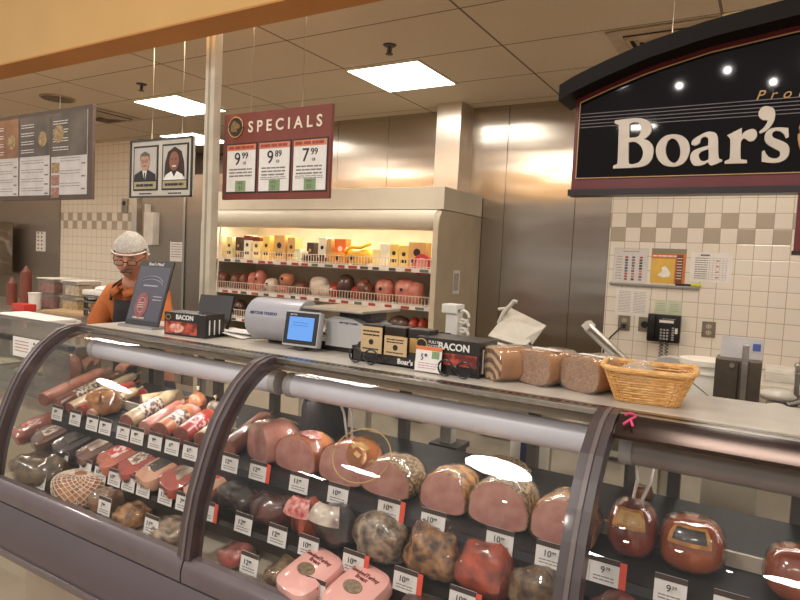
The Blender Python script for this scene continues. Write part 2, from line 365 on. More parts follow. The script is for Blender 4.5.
# base
P(B().span(X0+.03, X1-.03, 1.34, 1.92, 0, .42), 'base_cabinet', mat('beige_case_base', rgb(176, 160, 140), .5, ns=4))
P(B().span(X0+.05, X1-.05, 1.40, 1.90, 0, .08), 'kick_plate', BLACK)
P(B().prism([(1.32, .40), (1.20, .43), (1.165, .47), (1.16, .53), (1.175, .585), (1.20, .628), (1.30, .628), (1.32, .5)], X0, X1), 'bumper', BUMP, True)
P(B().prism([(1.195, .445), (1.17, .452), (1.157, .47), (1.155, .485), (1.17, .49), (1.195, .47)], X0, X1), 'bumper_strip', mat('bumper_strip_plastic', rgb(104, 91, 92), .35, coat=.3), True)
for i in range(3):
    P(B().prism([(1.20, .634), (1.20, .665), (1.208, .69), (1.222, .702), (1.245, .702), (1.245, .634)], XS[i]+.003, XS[i+1]-.003), 'sill_rail', mat('sill_rail_paint', rgb(100, 88, 91), .35, coat=.25), True)
P(B().span(X0, X1, 1.205, 1.93, .622, .632), 'case_floor', DGREY)
# glass panes
gp = film('case_glass', ())
for i in range(3):
    xa, xb = XS[i]+.02, XS[i+1]-.02; g = B()
    pts = PROF[1:] if i < 2 else PROF[3:]
    # smooth the profile by Catmull-Rom so that reflections bend evenly
    fine = []
    for j in range(len(pts)-1):
        p0, p1, p2, p3 = (Vector(pts[max(j-1, 0)]), Vector(pts[j]), Vector(pts[j+1]), Vector(pts[min(j+2, len(pts)-1)]))
        for q in range(4):
            u = q/4; fine.append(.5*((2*p1)+(-p0+p2)*u+(2*p0-5*p1+4*p2-p3)*u*u+(-p0+3*p1-3*p2+p3)*u**3))
    fine.append(Vector(pts[-1]))
    A = [g.bm.verts.new((xa, p[0], p[1])) for p in fine]; C = [g.bm.verts.new((xb, p[0], p[1])) for p in fine]
    for j in range(len(fine)-1): g.bm.faces.new((A[j], C[j], C[j+1], A[j+1]))
    gl = P(g, 'curved_glass', GLASS, True, fix=False)
    for pl in gl.data.polygons: pl.use_smooth = True
# arched frames
def sweep(prof, x0, x1, th0, inset=0):
    n = len(prof); out = []; inn = []
    for j, p in enumerate(prof):
        th = th0*min(1, .35+.22*j)
        a = Vector(prof[max(j-1, 0)]); c = Vector(prof[min(j+1, n-1)]); t = (c-a).normalized(); nn = Vector((t.y, -t.x))   # outward
        if nn.x > 0 and nn.y < 0: nn = -nn
        if nn.x > 0.01: nn = -nn
        out.append(Vector(p)+nn*th); inn.append(Vector(p)-nn*inset)
    return [tuple(v) for v in out]+[tuple(v) for v in inn[::-1]]
for i, x in enumerate(XS):
    w = .052
    f = B(); f.prism(sweep(PROF, 0, 0, .018, .03), x-w/2, x+w/2); arch = P(f, 'arched_frame', TAUPE)
    f = B(); f.prism(sweep(PROF, 0, 0, .0225, .0), x-.004, x+.006); P(f, 'frame_seam', mat('frame_seam_grey', rgb(112, 98, 96), .35), False, arch)
# end panel at the left, inside liner
poly = [(p[0], p[1]) for p in PROF]+[(1.93, .63), (1.93, 1.25)]
P(B().prism(poly, X0-.012, X0-.002), 'end_glass', film('end_glass_pane', (.9, .89, .87, 1), .0, 1.45))
# counter top
P(B().span(X0-.02, X1+.02, 1.60, 1.955, 1.235, 1.262, bev=.006), 'counter_top', COUNTER)
P(B().span(X0-.02, X1+.02, 1.545, 1.602, 1.248, 1.2625, bev=.002), 'counter_edge', METAL)
v = B(); x = X0+.03
while x < XS[2]-.04: v.span(x, x+.011, 1.570, 1.576, 1.258, 1.2635); x += .022
P(v, 'vent_strip', BLACK)
# metal hinge strip over the right bay
P(B().prism([(1.57, 1.264), (1.54, 1.260), (1.50, 1.246), (1.468, 1.228), (1.47, 1.218), (1.57, 1.248)], XS[2]+.028, XS[3]-.028), 'hinge_strip', mat('dark_anodised_strip', rgb(74, 60, 54), .22, .7, ns=80, stretch=(.05, 1, 1)), True)
pk = B()
for pts in ([(-.012, .014), (-.004, .022), (.006, .022), (.012, .014), (.004, .004), (-.010, -.016)], [(.012, .014), (.002, .004), (.012, -.018)]):
    pk.tube([(px, pz*.75*0, pz) for px, pz in pts], .0032, 6)
rb = tag(pk.build('ribbon_sticker', mat('pink_ribbon', rgb(226, 70, 120), .5), None, loc=(-.262, 1.500, 1.258), rot=(-1.0, 0, 0)), 'small pink ribbon sticker on the dark strip below the wicker basket', 'sticker')
# lamp tubes under the counter
TUBE = mat('lamp_tube_white', rgb(214, 214, 224), .35, ns=3)
for i in range(3):
    xa, xb = XS[i]+.05, XS[i+1]-.05
    t = P(B().cyl((xa, 1.63, 1.158), (xb, 1.63, 1.158), .039, n=28), 'lamp_tube', TUBE if i < 2 else mat('lamp_tube_grey', rgb(150, 140, 134), .35), True)
    P(B().cyl((xa-.03, 1.63, 1.158), (xa, 1.63, 1.158), .042, n=20).cyl((xb, 1.63, 1.158), (xb+.03, 1.63, 1.158), .042, n=20), 'lamp_cap', GREYM, True, t)
    area('case_lamp', ((xa+xb)/2, 1.648, 1.124), (xb-xa-.1, .016), 2.3 if i < 2 else 1.1, (1, .95, .91), (math.radians(-20), 0, 0))
P(B().span(X0+.03, X1-.03, 1.60, 1.93, 1.212, 1.233), 'canopy_liner', mat('canopy_liner_grey', rgb(150, 142, 128), .4))
# decks: three stepped tiers
DK = mat('dark_deck_tray', rgb(46, 42, 41), .5, ns=60, c2=rgb(38, 34, 34)); PAN = mat('beige_deck_pan', rgb(188, 176, 158), .4, ns=5)
P(B().prism([(1.448, .895), (1.448, .905), (1.88, .972), (1.88, .962)], X0+.03, X1-.03), 'upper_deck', DK)
P(B().prism([(1.366, .752), (1.366, .762), (1.60, .775), (1.60, .765)], X0+.03, X1-.03), 'middle_deck', DK)
P(B().prism([(1.23, .648), (1.23, .658), (1.62, .70), (1.62, .69)], X0+.03, X1-.03), 'lower_deck', PAN)
P(B().span(X0+.03, X1-.03, 1.61, 1.62, .70, .965), 'inner_back', PAN)
P(B().prism([(1.44, .845), (1.434, .885), (1.440, .905), (1.450, .905), (1.452, .845)], X0+.03, X1-.03), 'tag_rail', BLACK)
P(B().prism([(1.360, .715), (1.354, .75), (1.360, .764), (1.370, .764), (1.372, .715)], X0+.03, X1-.03), 'tag_rail', BLACK)
P(B().prism([(1.232, .655), (1.228, .672), (1.236, .676), (1.250, .66)], X0+.03, X1-.03), 'tag_rail', GREYM)
# rear uprights and door rails
for x in (-2.45, -2.05, -1.72, -1.42, -1.10, -.62, -.318, -.20, .10, .45, .74):
    P(B().span(x-.016, x+.016, 1.895, 1.93, .63, 1.243), 'rear_upright', mat('rear_post_grey', rgb(112, 102, 92), .4))
P(B().span(X0+.03, X1-.03, 1.90, 1.925, .925, .95), 'rear_rail', GREYM)
P(B().prism([(1.60, 1.10), (1.60, .93), (1.86, .965), (1.86, 1.22), (1.66, 1.22)], -1.32, -1.312), 'side_bracket', DGREY)
P(B().prism([(1.70, 1.20), (1.72, .95), (1.88, .965), (1.88, 1.22)], -.30, -.292), 'side_bracket', DGREY)
for a, c in (((-1.26, 1.70, 1.15), (-1.255, 1.78, .96)), ((-1.21, 1.70, 1.15), (-1.235, 1.78, .955)), ((-.27, 1.66, 1.15), (-.275, 1.68, .97)), ((-.22, 1.66, 1.15), (-.262, 1.68, .97))):
    a, c = Vector(a), Vector(c); mid = (a+c)/2+Vector((.012, 0, .01))
    P(B().tube([a, mid, c], .0045, 8), 'lamp_cord', WHITE, True)

# ================================================================ back wall refrigerator
fr = thing('open_refrigerator', 'cream open-front refrigerated wall display with lit shelves of cheese and ham', 'refrigerator', (-4.80, 4.27, 0))
W = 2.6
def F(b, n, m, s=False, par=None): return b.build(n, m, par or fr, s)
F(B().span(0, W, 0, .72, 2.015, 2.19, bev=.004), 'header', CREAM)
can = [(0.0, 2.01), (-.03, 2.0), (-.055, 1.97), (-.062, 1.93), (-.05, 1.885), (-.02, 1.855), (.02, 1.85), (.10, 1.87), (.10, 2.01)]
F(B().prism(can, .0, W-.045), 'canopy', CREAM, True)
side = [(.72, 0), (.72, 2.01), (.03, 2.01), (-.03, 1.995), (-.06, 1.95), (-.075, 1.88), (-.075, .9), (-.12, .75), (-.12, 0)]
F(B().prism(side, W-.045, W), 'side_panel', mat('side_panel_beige', rgb(190, 176, 152), .5, ns=4), True)
F(B().prism(side, -.0, .045), 'side_panel', CREAM, True)
F(B().span(.045, W-.045, .64, .70, .5, 2.01), 'back_panel', mat('fridge_back', rgb(232, 214, 190), .4, ns=4))
F(B().span(.045, W-.045, .05, .64, 1.96, 2.0), 'top_liner', WHITE)
F(B().span(.045, W-.045, -.1, .64, 0, .80, bev=.01), 'lower_body', CREAM)
F(B().span(.3, W-.2, .12, .17, 1.90, 1.915), 'lamp_strip', emis('fridge_lamp', (1, .88, .70, 1), 5))
area('fridge_lamp', (-3.5, 4.40, 1.89), (2.4, .05), 11, (1, .85, .64), (math.radians(18), 0, 0))
LBL = mat('shelf_label_white', rgb(236, 228, 220), .5)
for z, d in ((1.55, .035), (1.25, .03), (.99, .02)):
    sh = F(B().span(.05, W-.05, d, .62, z-.012, z), 'shelf', CREAM)
    ls = F(B().span(.05, W-.05, d-.012, d-.004, z-.032, z+.002), 'label_strip', LBL, False, sh)
    x = .06; R = random.Random(int(z*100)); LM = [mat('label_red', rgb(178, 66, 54), .5), mat('label_green', rgb(104, 118, 100), .5), mat('label_dark', rgb(84, 78, 72), .5)]
    while x < W-.12: F(B().span(x, x+R.uniform(.05, .09), d-.0145, d-.0125, z-.028, z-.006), 'shelf_label', LM[R.choice((0, 0, 1, 2))], False, ls); x += R.uniform(.11, .17)
    wf = B()
    for zz in (.012, .075): wf.tube([(.06, d, z+zz), (W-.06, d, z+zz)], .0035, 6)
    x = .06
    while x < W-.055: wf.tube([(x, d, z+.002), (x, d, z+.077)], .003, 5); x += .03
    F(wf, 'wire_fence', WIRE, True, sh)
F(B().tube([(.22, -.03, 1.86), (.12, .02, .95)], .008, 8), 'lift_cord', WHITE, True)

# products on the fridge shelves: x seen in the photo on the plane of each shelf
def fx(px, y, Y=4.40): return at(px, y, Y).x
CH = lambda n, c, **k: mat(n, c, .4, coat=.3, **k)
def carton(px, z, w, h, d, m, lb, mark=None, band=None, name='cheese_carton', Y=4.38, grp='cartons on the top fridge shelf'):
    x = fx(px, 250, Y); t = thing(name, lb, 'carton', (x, Y, z), random.uniform(-.06, .06), grp)
    B().span(-w/2, w/2, 0, d, 0, h, bev=.004).build('box', m, t)
    if band: B().span(-w/2-.001, w/2+.001, -.0015, d+.001, h*.80, h*.98).build('band', band, t)
    if mark: B().cyl((0, -.0018, h*.60), (0, 0, h*.60), w*.20, n=14).span(-w*.3, w*.3, -.0018, 0, h*.2, h*.34).build('printed_mark', mark, t)
    return t
Z1 = 1.552
YEL = CH('cheese_yellow', rgb(240, 206, 110)); PYEL = CH('pale_yellow', rgb(246, 230, 168)); ORG = CH('carton_orange', rgb(222, 112, 40)); KRAFT = CH('kraft_tan', rgb(214, 170, 104))
WHT = CH('carton_white', rgb(240, 234, 214)); GRN = CH('pale_green', rgb(206, 220, 176)); DRK = CH('carton_dark', rgb(70, 46, 34)); CRM = CH('wrapper_cream', rgb(236, 214, 170)); REDC = CH('package_red', rgb(206, 52, 62))
G1 = None
for a in ((218, Z1, .10, .22, .12, CRM, 'cream cheese bag at the left end of the top fridge shelf', INK), (229, Z1, .08, .21, .1, PYEL, 'pale yellow carton beside the cream bag at left', INK),
          (238, Z1, .07, .21, .1, DRK, 'dark brown carton left of the red-topped carton', GOLD), (247, Z1, .09, .23, .1, WHT, 'white cheese carton with red top and black mark', INK, RED),
          (256, Z1, .09, .22, .1, PYEL, 'pale yellow carton with red top band beside white one', RED, RED), (266, Z1, .09, .23, .1, YEL, 'yellow carton with grey patch, left of the kraft bag', INK),
          (279, Z1, .14, .24, .1, KRAFT, 'wide kraft tan bag with black writing and crest', INK), (291, Z1, .09, .22, .1, KRAFT, 'narrow brown paper bag right of the wide kraft bag', DRK),
          (296, Z1, .09, .12, .08, GRN, 'low pale green tub behind the shelf fence', WHT), (304, Z1, .10, .10, .08, WHT, 'low white tub right of pale green tub', GREYINK),
          (310, Z1+.0, .08, .18, .08, DRK, 'brown carton standing behind the low white tub', GOLD), (322, Z1, .09, .23, .1, WHT, 'white carton with big black emblem beside tan block', INK),
          (329, Z1, .05, .22, .1, KRAFT, 'slim tan carton right of black emblem carton', None), (340, Z1, .12, .22, .08, ORG, 'tall orange carton in middle of the top shelf', WHT),
          (376, Z1, .07, .14, .1, PYEL, 'small pale yellow block right of the plump yellow bag', None), (385, Z1, .10, .19, .1, WHT, 'plain bright white carton right of yellow bag', None),
          (394, Z1, .09, .19, .1, YEL, 'yellow cheese block with small crest beside white carton', INK), (404, Z1, .09, .18, .1, YEL, 'amber cheese block left of the tall right carton', INK),
          (417, Z1, .16, .21, .1, KRAFT, 'large tan carton at the right end of top shelf', INK)):
    carton(*a[:8], band=a[8] if len(a) > 8 else None, Y=4.39)
t = thing('cheese_bag', 'plump bright yellow cheese bag in middle of the top shelf', 'bag', (fx(358, 250), 4.36, Z1), 0)
B().ell((0, .07, .075), (.14, .075, .085), 20).lump(.02, 14).build('bag', CH('bag_yellow', rgb(246, 190, 60)), t, True)
B().tube([(-.12, .03, .12), (-.04, -.01, .15), (.06, 0, .15), (.13, .04, .19)], .016).build('bag_fold', CH('bag_yellow', ()), t, True)
B().cyl((-.03, -.012, .06), (-.03, -.004, .06), .02).build('printed_mark', INK, t)
t = thing('cheese_carton', 'small orange carton in front of the tall orange one', 'carton', (fx(338, 250, 4.33), 4.325, Z1), 0)
B().span(-.07, .07, 0, .05, 0, .10, bev=.004).build('box', CH('amber_box', rgb(236, 160, 40)), t); B().cyl((0, -.002, .05), (0, 0, .05), .018).build('printed_mark', INK, t)
t = thing('round_red_package', 'round red and white package at the right end of shelf', 'package', (fx(422, 255, 4.33), 4.33, Z1), 0)
B().cyl((0, 0, .03), (0, .035, .03), .085, n=28).build('disc', REDC, t, True); B().cyl((0, -.003, .03), (0, 0, .03), .055, n=24).build('label_disc', CH('pink_label', rgb(240, 150, 150)), t, True)
t = thing('dark_tray_package', 'flat dark brown package behind the fence left of orange carton', 'package', (fx(318, 252), 4.335, Z1), 0)
B().span(-.13, .13, 0, .05, 0, .05, bev=.01).build('tray', DRK, t); B().ell((-.06, .0, .05), (.045, .03, .02)).build('lid', BLACK, t, True)
# shelf 2 : hams
Z2 = 1.252
HP = mat('packed_ham_pink', rgb(222, 148, 128), .35, coat=.6, ns=14, c2=rgb(196, 112, 94)); HD = mat('packed_ham_dark', rgb(150, 92, 72), .35, coat=.6, ns=14, c2=rgb(112, 64, 48))
HW = mat('packed_white_film', rgb(236, 222, 208), .35, coat=.6, ns=10, c2=rgb(216, 196, 180)); HR = mat('packed_red', rgb(196, 74, 48), .35, coat=.6, ns=14, c2=rgb(158, 52, 38)); HDK = mat('packed_brown_black', rgb(86, 58, 46), .35, coat=.6, ns=14)
for px, zz, w, h, m, lb, mk in ((220, 0, .16, .15, HD, 'brown wrapped ham at the left end of second shelf', None), (235, 0, .10, .14, HD, 'brown wrapped ham second from left on second shelf', None),
        (243, 0, .09, .15, HD, 'brown ham standing left of the first pink ham', None), (252, 0, .10, .16, HP, 'pink wrapped ham upright left of white-labelled one', None), (259, 0, .10, .19, HP, 'taller pink ham just left of the white-labelled roll', INK),
        (270, 0, .14, .12, HW, 'white-labelled meat roll on the second fridge shelf', INK), (282, 0, .14, .07, HP, 'low pink meat pack beneath the round sausage ball', None), (285, .07, .14, .12, mat('round_sausage_orange', rgb(226, 150, 112), .35, coat=.6), 'round orange-pink sausage resting on a low pink pack', INK),
        (300, 0, .12, .11, HD, 'dark wrapped meat between sausage ball and white bags', None), (316, .0, .20, .16, HW, 'bulky white bagged meat in the middle of second shelf', None), (325, 0, .16, .10, HW, 'smaller white bag beside the bulky white bag', None),
        (334, 0, .11, .12, HR, 'bright orange-red package right of the white bags', WHITEINK), (344, 0, .16, .19, HDK, 'large dark brown wrapped meat on second fridge shelf', None), (357, 0, .13, .11, HR, 'red-brown package right of the dark brown meat', INK), (362, 0, .12, .17, HD, 'brown ham behind the red-brown package', None),
        (368, 0, .07, .14, HD, 'slim brown meat with dark label left of pink hams', INK), (382, 0, .18, .18, HP, 'large pale pink ham, left one of the right-hand pair', INK), (403, 0, .20, .19, HP, 'large pink ham with round mark, right-hand pair', INK), (415, 0, .14, .17, HP, 'last pink ham at right end of the second shelf', None)):
    t = thing('packaged_ham', lb, 'packaged meat', (fx(px, 285), 4.37 if w < .17 else 4.39, Z2+zz), 0, 'packaged meats on the second fridge shelf')
    q = B(); h *= 1.12 if zz == 0 else 1; q.ell((0, .06, h/2), (w/2, .075, h/2), 18)
    for v_ in q.bm.verts: f_ = (v_.co.z-h/2)/(h/2); v_.co.x *= 1/(max(.35, 1-f_*f_)**.5)*(.35+.65*(1-f_*f_))**.35 if abs(f_) < .99 else 1
    for v_ in q.bm.verts:
        if v_.co.z < h*.12: v_.co.z = h*.06*(v_.co.z/(h*.12)) if v_.co.z > 0 else 0
    q.build('meat', m, t, True)
    if mk: B().cyl((0, -.018, h*.55), (0, -.008, h*.55), min(.014, w*.12), n=14).build('label_mark', mk, t)
for px, w, m, lb in ((398, .22, HDK, 'dark wrapped meat on the third fridge shelf'), (413, .09, HR, 'red-brown sausage pack on third shelf, left of a pair'), (422, .08, HR, 'red-brown sausage pack on third shelf, right of a pair'), (222, .2, HDK, 'dark meat in the left corner of third fridge shelf'), (238, .14, HDK, 'dark meat beside the left corner of third shelf')):
    t = thing('packaged_meat', lb, 'packaged meat', (fx(px, 320), 4.37, .992), 0, 'packaged meats on the third fridge shelf')
    B().ell((0, .06, .08), (w/2, .07, .08), 16).build('meat', m, t, True); B().span(-w*.2, w*.2, -.012, -.006, .06, .09).build('label_mark', INK, t)
tag(B().span(-.0015, .0015, -.06, .06, -.095, .095).build('notice_sheet', PAPER, None, loc=(-2.197, 4.55, 1.455)), 'paper notice stuck to the side of the cream refrigerator', 'notice')
n_ = bpy.data.objects['notice_sheet']; R = random.Random(3); q = B()
for i in range(5):
    q.span(.0016, .0024, -.045+i*.018, -.037+i*.018, -.07, .07)
q.build('handwriting', GREYINK, n_)

# ================================================================ meats in the case
def meatm(n, c, c2, ns=30, bump=.15, rough=.35, coat=.5, contrast=(.35, .65), **k): return mat(n, c, rough, coat=coat, c2=c2, ns=ns, bump=bump, contrast=contrast, sub=0, **k)
CUT = meatm('ham_cut_face', rgb(200, 148, 136), rgb(178, 118, 108), 22, .05, .4, .35)
CUTD = meatm('roast_cut_face', rgb(176, 112, 96), rgb(150, 86, 72), 22, .05, .4, .35)
CUTB = meatm('sausage_cut_face', rgb(150, 92, 80), rgb(124, 70, 60), 60, .05, .4, .35)
RINDP = meatm('pink_rind', rgb(222, 160, 142), rgb(196, 128, 112), 14)
RINDO = meatm('orange_baked_rind', rgb(214, 134, 70), rgb(166, 84, 46), 16)
RINDG = meatm('golden_crust', rgb(206, 150, 78), rgb(120, 72, 38), 40, .5, .5, .2, (.38, .6), detail=8)
RINDH = meatm('herb_pepper_crust', rgb(202, 172, 126), rgb(104, 80, 54), 110, .8, .5, .2, (.42, .6), detail=8)
DARKM = meatm('dark_wrapped_roast', rgb(66, 38, 28), rgb(26, 16, 14), 14, .4, .3, .8)
DARKR = meatm('dark_red_roast', rgb(104, 46, 30), rgb(44, 20, 15), 14, .4, .3, .8)
PEPW = meatm('pepper_white_crust', rgb(176, 154, 130), rgb(64, 46, 37), 34, .8, .4, .4, (.36, .62), detail=8)
PEPG = meatm('pepper_golden_crust', rgb(178, 130, 84), rgb(66, 40, 28), 32, .8, .4, .4, (.36, .62), detail=8)
REDO = meatm('red_orange_roast', rgb(196, 80, 40), rgb(104, 36, 24), 20, .4, .3, .8)
BRWN = meatm('brown_glazed_breast', rgb(176, 90, 48), rgb(124, 56, 30), 9, .15, .2, 1)
REDB = meatm('mahogany_breast', rgb(150, 62, 40), rgb(92, 34, 26), 9, .15, .2, 1)
GREEN = meatm('herb_green_roast', rgb(140, 112, 78), rgb(66, 48, 36), 34, .6, detail=8)
NETW = mat('white_netting', rgb(222, 206, 186), .5)

def half_ham(px, py, w, h, d, rind, lb, cut=CUT, label=None, wrap=True, rz=0, Y=1.50, zb=.918, x=None, name='half_ham'):
    """a halved loaf: flat pink face to the customer, rounded crust behind it, standing on its flat side"""
    x = at(px, py, Y).x if x is None else x
    t = thing(name, lb, 'deli meat', (x, Y, zb), rz, 'halved hams on the upper tier')
    N = 30
    def ring(s, y, dz=0):
        L = []
        for k in range(N):
            a = 2*PI*k/N; cx, sz = math.cos(a), math.sin(a)
            X = math.copysign(abs(cx)**(.92 if sz > 0 else .75), cx)*w/2*s; Z = h*.34+(abs(sz)**.95*h*.66*s if sz > 0 else -abs(sz)**.5*h*.34*s)
            L.append(Vector((X, y, max(Z, .0)+dz)))
        return L
    rr = B().loft([ring(1, 0), ring(1.03, .012), ring(1.05, d*.35), ring(1.0, d*.65), ring(.8, d*.88), ring(.45, d)])
    seed = hash_(lb)
    for v in rr.bm.verts:
        if v.co.y > .006: v.co += Vector((v.co.x, 0, v.co.z-h/2)).normalized()*.007*noise.noise(v.co*24+Vector((seed, 0, 0)))
        v.co.z = max(v.co.z, .0)
    rr.build('crust', rind, t, True)
    B().loft([ring(.955, -.0025), ring(.985, .001)]).build('cut_face', cut, t, True)
    if label: B().loft([[Vector((math.cos(2*PI*k/16)*w*.22+w*.12, d*.35+math.sin(2*PI*k/16)*d*.22, 0)) + Vector((0, 0, h*1.012+.004-((math.cos(2*PI*k/16)*.22+.12)*2)**2*h*.25)) for k in range(16)], [Vector((math.cos(2*PI*k/16)*w*.22+w*.12, d*.35+math.sin(2*PI*k/16)*d*.22, 0)) + Vector((0, 0, h*1.012+.001-((math.cos(2*PI*k/16)*.22+.12)*2)**2*h*.25)) for k in range(16)]]).build('round_label', label, t, True)
    if wrap:
        wr = B().loft([ring(1.02, -.008), ring(1.06, .004), ring(1.085, d*.35), ring(1.03, d*.66), ring(.85, d*.9), ring(.5, d*1.03)])
        for v in wr.bm.verts: v.co.z = max(v.co.z, -.001); v.co += Vector((0, 0, .004*noise.noise(v.co*40)))
        wr.build('plastic_wrap', WRAP, t, True)
    return t
def hash_(s): return sum(ord(c)*(i+1) for i, c in enumerate(s)) % 97
def roast(x, Y, zb, w, h, d, m, lb, grp=None, wrap=True, label=None, rz=0, amp=.02, ns=16, name='wrapped_roast', sq=.62, lp=(0, .3), lmat2=None, cat='deli meat'):
    t = thing(name, lb, cat, (x, Y, zb), rz, grp); N = 26; seed = hash_(lb)
    def shell(g, am):
        b = B(); rings = []
        for i in range(1, 12):
            ph = PI*i/12-PI/2
            rr = abs(math.cos(ph))**sq; zz = math.copysign(abs(math.sin(ph))**.8, math.sin(ph))
            rings.append([Vector((math.copysign(abs(math.cos(2*PI*k/N))**.8, math.cos(2*PI*k/N))*w/2*rr*g, math.copysign(abs(math.sin(2*PI*k/N))**.8, math.sin(2*PI*k/N))*d/2*rr*g, h/2+zz*h/2*g)) for k in range(N)])
        b.loft(rings); b.bm.normal_update()
        for v in b.bm.verts:
            n_ = noise.noise(v.co*ns+Vector((seed, seed*.7, 0)))+.5*noise.noise(v.co*ns*2.3+Vector((seed, 3, 0)))
            v.co += v.normal*am*n_; v.co.z = max(v.co.z, 0 if g == 1 else -.001)
        return b
    shell(1, amp).build('meat', m, t, True)
    if wrap: shell(1.06, amp*1.1).build('plastic_wrap', WRAP, t, True)
    if label:
        q = B(); G = []; sp_ = lambda v, e: math.copysign(abs(v)**e, v)
        for j in range(7):
            row = []; ph = math.radians(12+j/6*50)
            for i in range(9):
                th = math.radians(-90-34+i/8*68); rr = abs(math.cos(ph))**sq; zz = sp_(math.sin(ph), .8)
                p = Vector((sp_(math.cos(th), .8)*w/2*rr, sp_(math.sin(th), .8)*d/2*rr, h/2+zz*h/2)); c = Vector((0, 0, h/2)); n_ = (p-c).normalized()
                row.append(q.bm.verts.new(p+n_*(amp*.9+.002)))
            G.append(row)
        for j in range(6):
            for i in range(8):
                f = q.bm.faces.new((G[j][i], G[j][i+1], G[j+1][i+1], G[j+1][i])); f.material_index = 1 if (lmat2 and 0 < j < 5 and 0 < i < 7) else 0
        q.build('label', [label, lmat2] if lmat2 else label, t, True)
    return t
# upper tier, middle bay
U = 'halved hams on the upper tier'
H7 = [half_ham(258, 434, .150, .130, .15, RINDP, 'round pink ham with crinkled wrap beside the middle frame bar', rz=-.35),
      half_ham(295, 451, .165, .112, .15, RINDO, 'halved ham with a round red label on top', label=mat('red_print_label', rgb(168, 44, 44), .4, c2=rgb(214, 160, 150), ns=60)),
      half_ham(341, 461, .165, .122, .16, RINDO, 'halved ham seen through the gold round decal'),
      half_ham(385, 476, .165, .105, .15, RINDH, 'halved ham with a pale peppered top right of gold decal'),
      half_ham(443, 488, .138, .112, .15, RINDG, 'small halved ham with golden brown crust'),
      half_ham(498, 505, .165, .122, .16, RINDH, 'largest halved ham with a grey peppered crust'),
      half_ham(562, 514, .155, .115, .16, RINDG, 'halved golden ham crossed by the right frame bar')]
# right bay
DKL = mat('black_print_label', rgb(38, 36, 36), .3, c2=rgb(70, 64, 58), ns=50, coat=.6); GLD = mat('gold_foil_label', rgb(196, 140, 70), .3, c2=rgb(150, 92, 50), ns=40, coat=.6)
roast(-.247, 1.565, .92, .112, .125, .13, REDB, 'dark red turkey breast with round gold label, upper tier', U, label=GLD, lmat2=mat('amber_foil', rgb(206, 160, 96), .3), name='turkey_breast', amp=.004)
roast(-.117, 1.575, .92, .138, .115, .14, BRWN, 'brown glazed turkey breast with large black label', U, label=GLD, lmat2=DKL, name='turkey_breast', amp=.004, sq=.55)
roast(.088, 1.56, .92, .12, .11, .13, BRWN, 'brown turkey breast cut off by the right picture edge', U, name='turkey_breast', amp=.006)
roast(-.655, 1.79, .955, .15, .05, .12, RINDH, 'flat pale crusted loaf at the back near the white bucket', None, name='crusted_loaf', wrap=False)
roast(-.275, 1.84, .965, .06, .045, .06, RINDO, 'small orange meat end behind the red turkey breast', None, name='meat_end')
# middle tier, middle bay
Mg = 'wrapped roasts on the middle tier'; DL = mat('film_white_label', rgb(206, 192, 176), .35, coat=.6, c2=rgb(120, 96, 82), ns=18)
for px, w, h, m, lb, kw in ((233, .15, .10, DARKM, 'dark wrapped roast right beside the middle frame bar', {}), (268, .16, .10, DARKR, 'dark red-brown wrapped roast second in middle tier', {}),
        (303, .12, .115, REDO, 'wrapped roast with pink cut side and red label', dict(label=mat('red_print_label', ()))), (330, .14, .12, DARKM, 'dark wrapped roast with pale folded film on top', dict(label=DL)),
        (376, .155, .135, PEPW, 'roast with white and black pepper crust', {}), (429, .15, .14, PEPG, 'roast with cracked golden pepper crust, dark sides', {}),
        (482, .165, .135, REDO, 'big red-orange roast in shiny wrap', dict(label=None)), (534, .13, .12, GREEN, 'herb-crusted roast left of the right frame bar', {})):
    x = at(px, 500+(px-230)*.29, 1.41).x
    t = roast(x, 1.452, .768, w*1.03, h, .145, m, lb, Mg, **kw)
roast(-.26, 1.452, .768, .11, .11, .12, REDB, 'dark roast under the 9 dollar tags, right bay', Mg)
roast(-.13, 1.452, .768, .12, .10, .12, DARKM, 'dark wrapped roast at bottom edge beneath right bay tags', Mg)
roast(.02, 1.452, .768, .12, .10, .12, DARKR, 'dark wrapped roast at the bottom right corner', Mg)
# lower tier
PINKP = mat('pink_package_film', rgb(232, 176, 168), .35, coat=.6, ns=6, c2=rgb(224, 160, 152))
def pink_pack(x, Y, rz, lb):
    t = thing('pink_meat_package', lb, 'packaged meat', (x, Y, .672), rz, 'pink packages on the lower tier')
    rot = Matrix.Rotation(math.radians(20), 3, 'X'); b = B(); N = 24; rings = []
    for s, zz in ((.7, 0), (.97, .012), (1, .03), (.95, .048), (.72, .058)):
        rings.append([rot @ Vector((math.copysign(abs(math.cos(2*PI*k/N))**.5, math.cos(2*PI*k/N))*.074*s, math.copysign(abs(math.sin(2*PI*k/N))**.5, math.sin(2*PI*k/N))*.085*s, zz)) + Vector((0, 0, .032)) for k in range(N)])
    b.loft(rings).build('package', PINKP, t, True)
    g = B(); M = rot.to_4x4(); g.cyl((0, -.012, .0575), (0, -.012, .0605), .032, n=28); bmesh.ops.transform(g.bm, matrix=Matrix.Translation((0, 0, .032)) @ M @ Matrix.Diagonal((1, .62, 1, 1)), verts=g.bm.verts)
    g.build('crest', mat('bronze_crest', rgb(140, 116, 84), .4, c2=rgb(84, 66, 48), ns=90), t)
    for i, (s_, z_) in enumerate((('SmokedTurkey', .024), ('Breast', .010))):
        o = lettering(s_, .017, RED, rot @ Vector((0, z_+.01, .0595))+Vector((0, 0, .032)), t, (math.radians(20), 0, 0), True, 'printed_words')
    return t
pink_pack(-1.02, 1.315, -.25, 'pink meat package with round crest, left of the pair below')
pink_pack(-.865, 1.315, -.25, 'pink meat package with round crest, right of the pair below')
L3 = 'meats on the lower tier'
